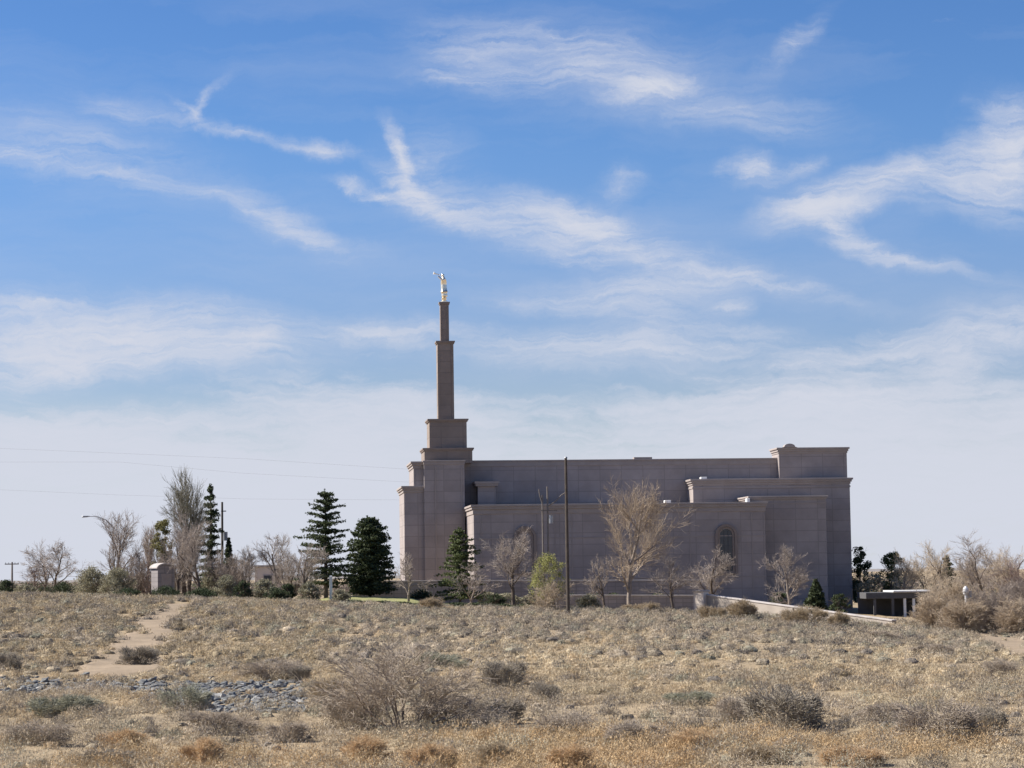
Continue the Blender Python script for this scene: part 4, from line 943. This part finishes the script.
# ------------------------------------------------------------------ ground cover (uncountable)
def in_strip(px, py, rows, pad=0):
    r = sorted(rows, key=lambda q: q[2]); ys = [q[2] for q in r]
    l = np.interp(py, ys, [q[0] for q in r]); rr = np.interp(py, ys, [q[1] for q in r])
    return (py > ys[0]-1) & (py < ys[-1]+1) & (px > l-pad) & (px < rr+pad)
def scatter(n, seed, y0=38, y1=211, pw=1.4):
    rng = np.random.RandomState(seed); n = int(n*1.2)
    Y = (y0**pw+(y1**pw-y0**pw)*rng.rand(n))**(1/pw); n = int(n); X = (rng.rand(n)*2-1)*(.295*Y+6); Z = h(X, Y)
    px, py = project(X, Y, Z)
    e = 3+9*wav(X, Y, 3.5)+rng.normal(size=n)*5-4
    ok = ~(in_strip(px, py, TRACK, e) | in_strip(px, py, ROADR, e))
    thin = in_strip(px, py, TRACK, -14) | in_strip(px, py, ROADR, -14)
    rockz = ((px < 215) & (np.abs(py-687) < 7)) | ((px > 160) & (px < 306) & (py > 682) & (py < 713))
    ok &= ~(rockz & (rng.rand(n) < .86))
    ok |= (~ok & ~rockz & ((~thin & (rng.rand(n) < .25)) | (rng.rand(n) < .03)))
    return rng, X[ok], Y[ok], Z[ok], px[ok], py[ok]
def palette(rng, n, cols, var=.18):
    c = np.array(cols)[rng.randint(0, len(cols), n)]; return c*(1+var*rng.uniform(-1, 1, n))[:, None]
def tufts(name, label, cat, n, seed, blades, hh, rr, wid, cols, keep, lean=.6, dome=False):
    rng, X, Y, Z, px, py = scatter(n, seed)
    k = keep(rng, X, Y, px, py); X, Y, Z = X[k], Y[k], Z[k]; N_ = len(X)
    sc = rng.lognormal(0, .38, N_)*(.85+.15*wav(X, Y, 9)); C = palette(rng, N_, cols)
    a = rng.rand(N_, blades)*6.283; u = rng.rand(N_, blades)**.5
    r0 = (rr*sc)[:, None]*u
    bx = X[:, None]+np.cos(a)*r0*(.85 if dome else .55); by = Y[:, None]+np.sin(a)*r0*(.85 if dome else .55)
    L = (hh*sc)[:, None]*rng.uniform(.55, 1.15, (N_, blades))*(np.sqrt(np.clip(1.08-u*u, .05, 1)) if dome else 1)
    a2 = a+rng.normal(size=a.shape)*.7; ln = lean*(u+rng.normal(size=a.shape)*.25)
    tx = bx+np.cos(a2)*L*ln; ty = by+np.sin(a2)*L*ln; tz = Z[:, None]+L*np.sqrt(np.clip(1-ln*ln*.6, .25, 1))
    if dome: base = Z[:, None]+L*.28*rng.rand(N_, blades)
    else: base = np.repeat(Z[:, None], blades, 1)
    th = rng.rand(N_, blades)*3.1416; ww = wid*rng.uniform(.6, 1.4, (N_, blades))*(.7+Y[:, None]/160)
    dx = np.cos(th)*ww; dy = np.sin(th)*ww
    V = np.stack([np.stack([bx-dx, by-dy, base-.04], -1), np.stack([bx+dx, by+dy, base-.04], -1), np.stack([tx, ty, tz], -1)], 2).reshape(-1, 3)
    col = np.repeat(C, blades*3, 0)*np.repeat(rng.uniform(.85, 1.15, N_*blades), 3)[:, None]
    o = obj(name, mesh_np(name, V, np.arange(len(V)).reshape(-1, 3), col=np.clip(col, 0, 1)), M['tuft'])
    tag(o, label, cat, kind='stuff')
def nz(X, Y): return wav(X, Y*.55, 16)+.5*wav(X, Y*.6, 5, 5)
def clumps(name, label, n, seed, K, rad_, ht, lsz, cols, keep, cell=.8, yr=(0, 999), core=.52, y0=38, y1=211):
    rng, X, Y, Z, px, py = scatter(n, seed, y0, y1); k = keep(rng, X, Y, px, py) & (Y > yr[0]+rng.normal(size=len(X))*4) & (Y <= yr[1]+rng.normal(size=len(X))*4); X, Y, Z = X[k], Y[k], Z[k]
    # plants keep their distance from each other: one to a cell of a skewed grid
    _, u = np.unique(np.stack([np.floor(X/cell+.37*np.floor(Y/cell)), np.floor(Y/cell)], 1), axis=0, return_index=True); X, Y, Z = X[u], Y[u], Z[u]; N_ = len(X)
    sc = np.clip(rng.lognormal(-.08, .38, N_), .4, 1.55); C = palette(rng, N_, cols, .2)*1.1
    asp = rng.uniform(.75, 1.35, (N_, 1)); ph = rng.rand(N_, 3)*6.283
    def lump(az, el): return 1+.20*np.sin(3*az+ph[:, :1])+.12*np.sin(5*az+ph[:, 1:2]+4*el)+.10*np.sin(7*el+ph[:, 2:3])
    def surf(dx, dy, dz, f):
        az = np.arctan2(dy, dx); r = (rad_*sc)[:, None]*f*lump(az, dz)
        return np.stack([X[:, None]+dx*r*asp, Y[:, None]+dy*r/asp, Z[:, None]+dz*(ht*sc**.8)[:, None]*f*(.6+.4*lump(az, dz))], -1)
    # core
    ns, els = 9, np.array([-.25, .12, .45, .75, .95])
    az = np.arange(ns)*6.283/ns; dz = np.repeat(els, ns); rr = np.sqrt(np.clip(1-dz*dz, 0, 1)); da = np.tile(az, len(els))
    co = surf((np.cos(da)*rr)[None].repeat(N_, 0), (np.sin(da)*rr)[None].repeat(N_, 0), dz[None].repeat(N_, 0), core)
    k1 = np.arange(ns); k2 = (k1+1) % ns; q = np.concatenate([np.stack([r_*ns+k1, r_*ns+k2, (r_+1)*ns+k2, (r_+1)*ns+k1], 1) for r_ in range(len(els)-1)])
    top = (len(els)-1)*ns; nv = len(dz)
    cap = np.array([[top, top+a, top+a+1] for a in range(1, ns-1)])
    tri = np.concatenate([q[:, [0, 1, 2]], q[:, [0, 2, 3]], cap])
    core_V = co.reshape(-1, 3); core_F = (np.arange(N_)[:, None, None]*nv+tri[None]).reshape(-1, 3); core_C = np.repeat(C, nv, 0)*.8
    # straw
    d = rng.normal(size=(N_, K, 3)); d[..., 2] = np.abs(d[..., 2]); d /= np.linalg.norm(d, axis=2, keepdims=True)
    P_ = surf(d[..., 0], d[..., 1], d[..., 2], .50+.58*rng.rand(N_, K)**.6).reshape(-1, 3)
    size = lsz*rng.uniform(.55, 1.35, N_*K)*np.repeat(.30+Y/160, K)
    m_ = N_*K; nrm = (d*np.array([1, 1, 1.2])).reshape(-1, 3)+rng.normal(size=(m_, 3))*.42
    nrm /= np.linalg.norm(nrm, axis=1, keepdims=True); rad_d = (d*.8+np.array([0, 0, .6])).reshape(-1, 3)
    o = rad_d-nrm*(rad_d*nrm).sum(1, keepdims=True)*.75+rng.normal(size=(m_, 3))*.42; o /= np.linalg.norm(o, axis=1, keepdims=True)+1e-9
    w = np.cross(o, nrm); w /= np.linalg.norm(w, axis=1, keepdims=True)+1e-9
    V = np.stack([P_+o*size[:, None]*2.2, P_-o*size[:, None]*.7+w*size[:, None]*.32, P_-o*size[:, None]*.7-w*size[:, None]*.32], 1).reshape(-1, 3)
    col = np.repeat(C, K*3, 0)*np.repeat(rng.uniform(.9, 1.1, m_), 3)[:, None]
    F2 = np.arange(3*m_).reshape(-1, 3)+len(core_V)
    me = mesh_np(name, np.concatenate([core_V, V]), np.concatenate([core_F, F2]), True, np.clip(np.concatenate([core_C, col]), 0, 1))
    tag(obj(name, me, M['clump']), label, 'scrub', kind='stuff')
rnd = lambda r, X: r.rand(len(X))
def gap(r, X, Y): return wav(X, Y*.8, 10, 2)+.7*wav(X, Y, 4, 8) > -.38+.16*sstep(100, 70, Y)     # bare patches between the plants
def zone(r, X, Y, k):
    b = 1.5*np.exp(-((Y-97)/13)**2)-1.2*np.exp(-((Y-61)/5)**2)*sstep(14, 4, X)-1.3*sstep(118, 150, Y)+.5*np.exp(-((Y-50)/4)**2)
    return nz(X, Y)*2.8+b+k*r.normal(size=len(X))
tufts('dry_grass', 'blond dry grass tufts covering the open field', 'grass', 12000, 1, 34, .13, .24, .006,
      [(.54, .445, .285), (.49, .40, .265), (.58, .475, .305), (.46, .385, .275)], lambda r, X, Y, px, py: gap(r, X, Y) & ((zone(r, X, Y, .25) > -.15) | (rnd(r, X) < .15)), 1.2)
GC = [(.56, .465, .315), (.50, .41, .28), (.61, .505, .34), (.54, .42, .265)]
SC = [(.42, .35, .255), (.36, .305, .225), (.47, .39, .275), (.37, .345, .255), (.23, .20, .165), (.50, .42, .315), (.28, .24, .195)]
kg = lambda r, X, Y, px, py: gap(r, X, Y) & ((zone(r, X, Y, .35) > .0) | (rnd(r, X) < .08))
ks = lambda r, X, Y, px, py: (rnd(r, X) < .8) & ((zone(r, X, Y, .4) < .1) | (rnd(r, X) < .05))
clumps('grass_clumps', 'rounded tan bunch grass clumps on the far slope of the field', 14000, 12, 150, .34, .22, .038, GC, kg, .6, (92, 999))
clumps('grass_clumps', 'rounded tan bunch grass clumps in the near part of the field', 9000, 13, 340, .34, .24, .034, GC, kg, .75, (0, 92), .20, 38, 110)
clumps('low_scrub', 'low grey brown scrub clumps on the far slope of the field', 16000, 2, 240, .48, .38, .036, SC, ks, 1.25, (92, 999))
clumps('low_scrub', 'low grey brown scrub clumps in the near part of the field', 6000, 5, 560, .50, .40, .036, SC, ks, 1.4, (0, 92), .22, 38, 110)
clumps('golden_grass', 'golden brown grass patches near the front of the field', 3500, 3, 420, .38, .36, .036,
      [(.53, .38, .21), (.57, .43, .255), (.49, .34, .185)], lambda r, X, Y, px, py: (Y < 58) & (wav(X, Y, 11, 3) > .05), .65, (0, 999), .18, 38, 64)
clumps('crest_grass', 'yellow brown grass covering the left rise of the field', 12000, 4, 150, .46, .33, .045,
      [(.47, .375, .235), (.40, .325, .21), (.51, .41, .26), (.30, .245, .165)], lambda r, X, Y, px, py: gap(r, X, Y) & (px < 330) & (Y > 105) & (rnd(r, X) < .7), 1.1)
# far-off trees and brush on the plain, one mass
def far_wood():
    rng = np.random.RandomState(9); n = 2600
    px = np.concatenate([rng.uniform(-40, 350, n//2), rng.uniform(840, 1070, n-n//2)]); Y = rng.uniform(300, 520, n); X = (px-W/2)/F*Y; Z = h(X, Y)
    hh = np.where(px < 350, rng.uniform(.6, 1.7, n), rng.uniform(2.0, 4.2, n)); rr = hh*rng.uniform(.5, .9, n)
    k = 26; d = rng.normal(size=(n, k, 3)); d /= np.linalg.norm(d, axis=2, keepdims=True)
    C = np.stack([X, Y, Z+hh*.5], 1)[:, None]+d*np.stack([rr, rr, hh*.5], 1)[:, None]*rng.uniform(.4, 1.05, (n, k, 1))
    V, Fc = tris_at(C.reshape(-1, 3), .26*rng.uniform(.6, 1.3, n*k), rng)
    pal = np.array([(.25, .20, .165), (.20, .165, .14), (.09, .10, .06), (.30, .25, .19)])[rng.randint(0, 4, n)]
    o = obj('far_trees', mesh_np('far_trees', V, Fc, col=np.repeat(pal, k*3, 0)), M['tuft'])
    tag(o, 'distant low trees and brush along the far edge of the plain', 'trees', kind='stuff')
far_wood()
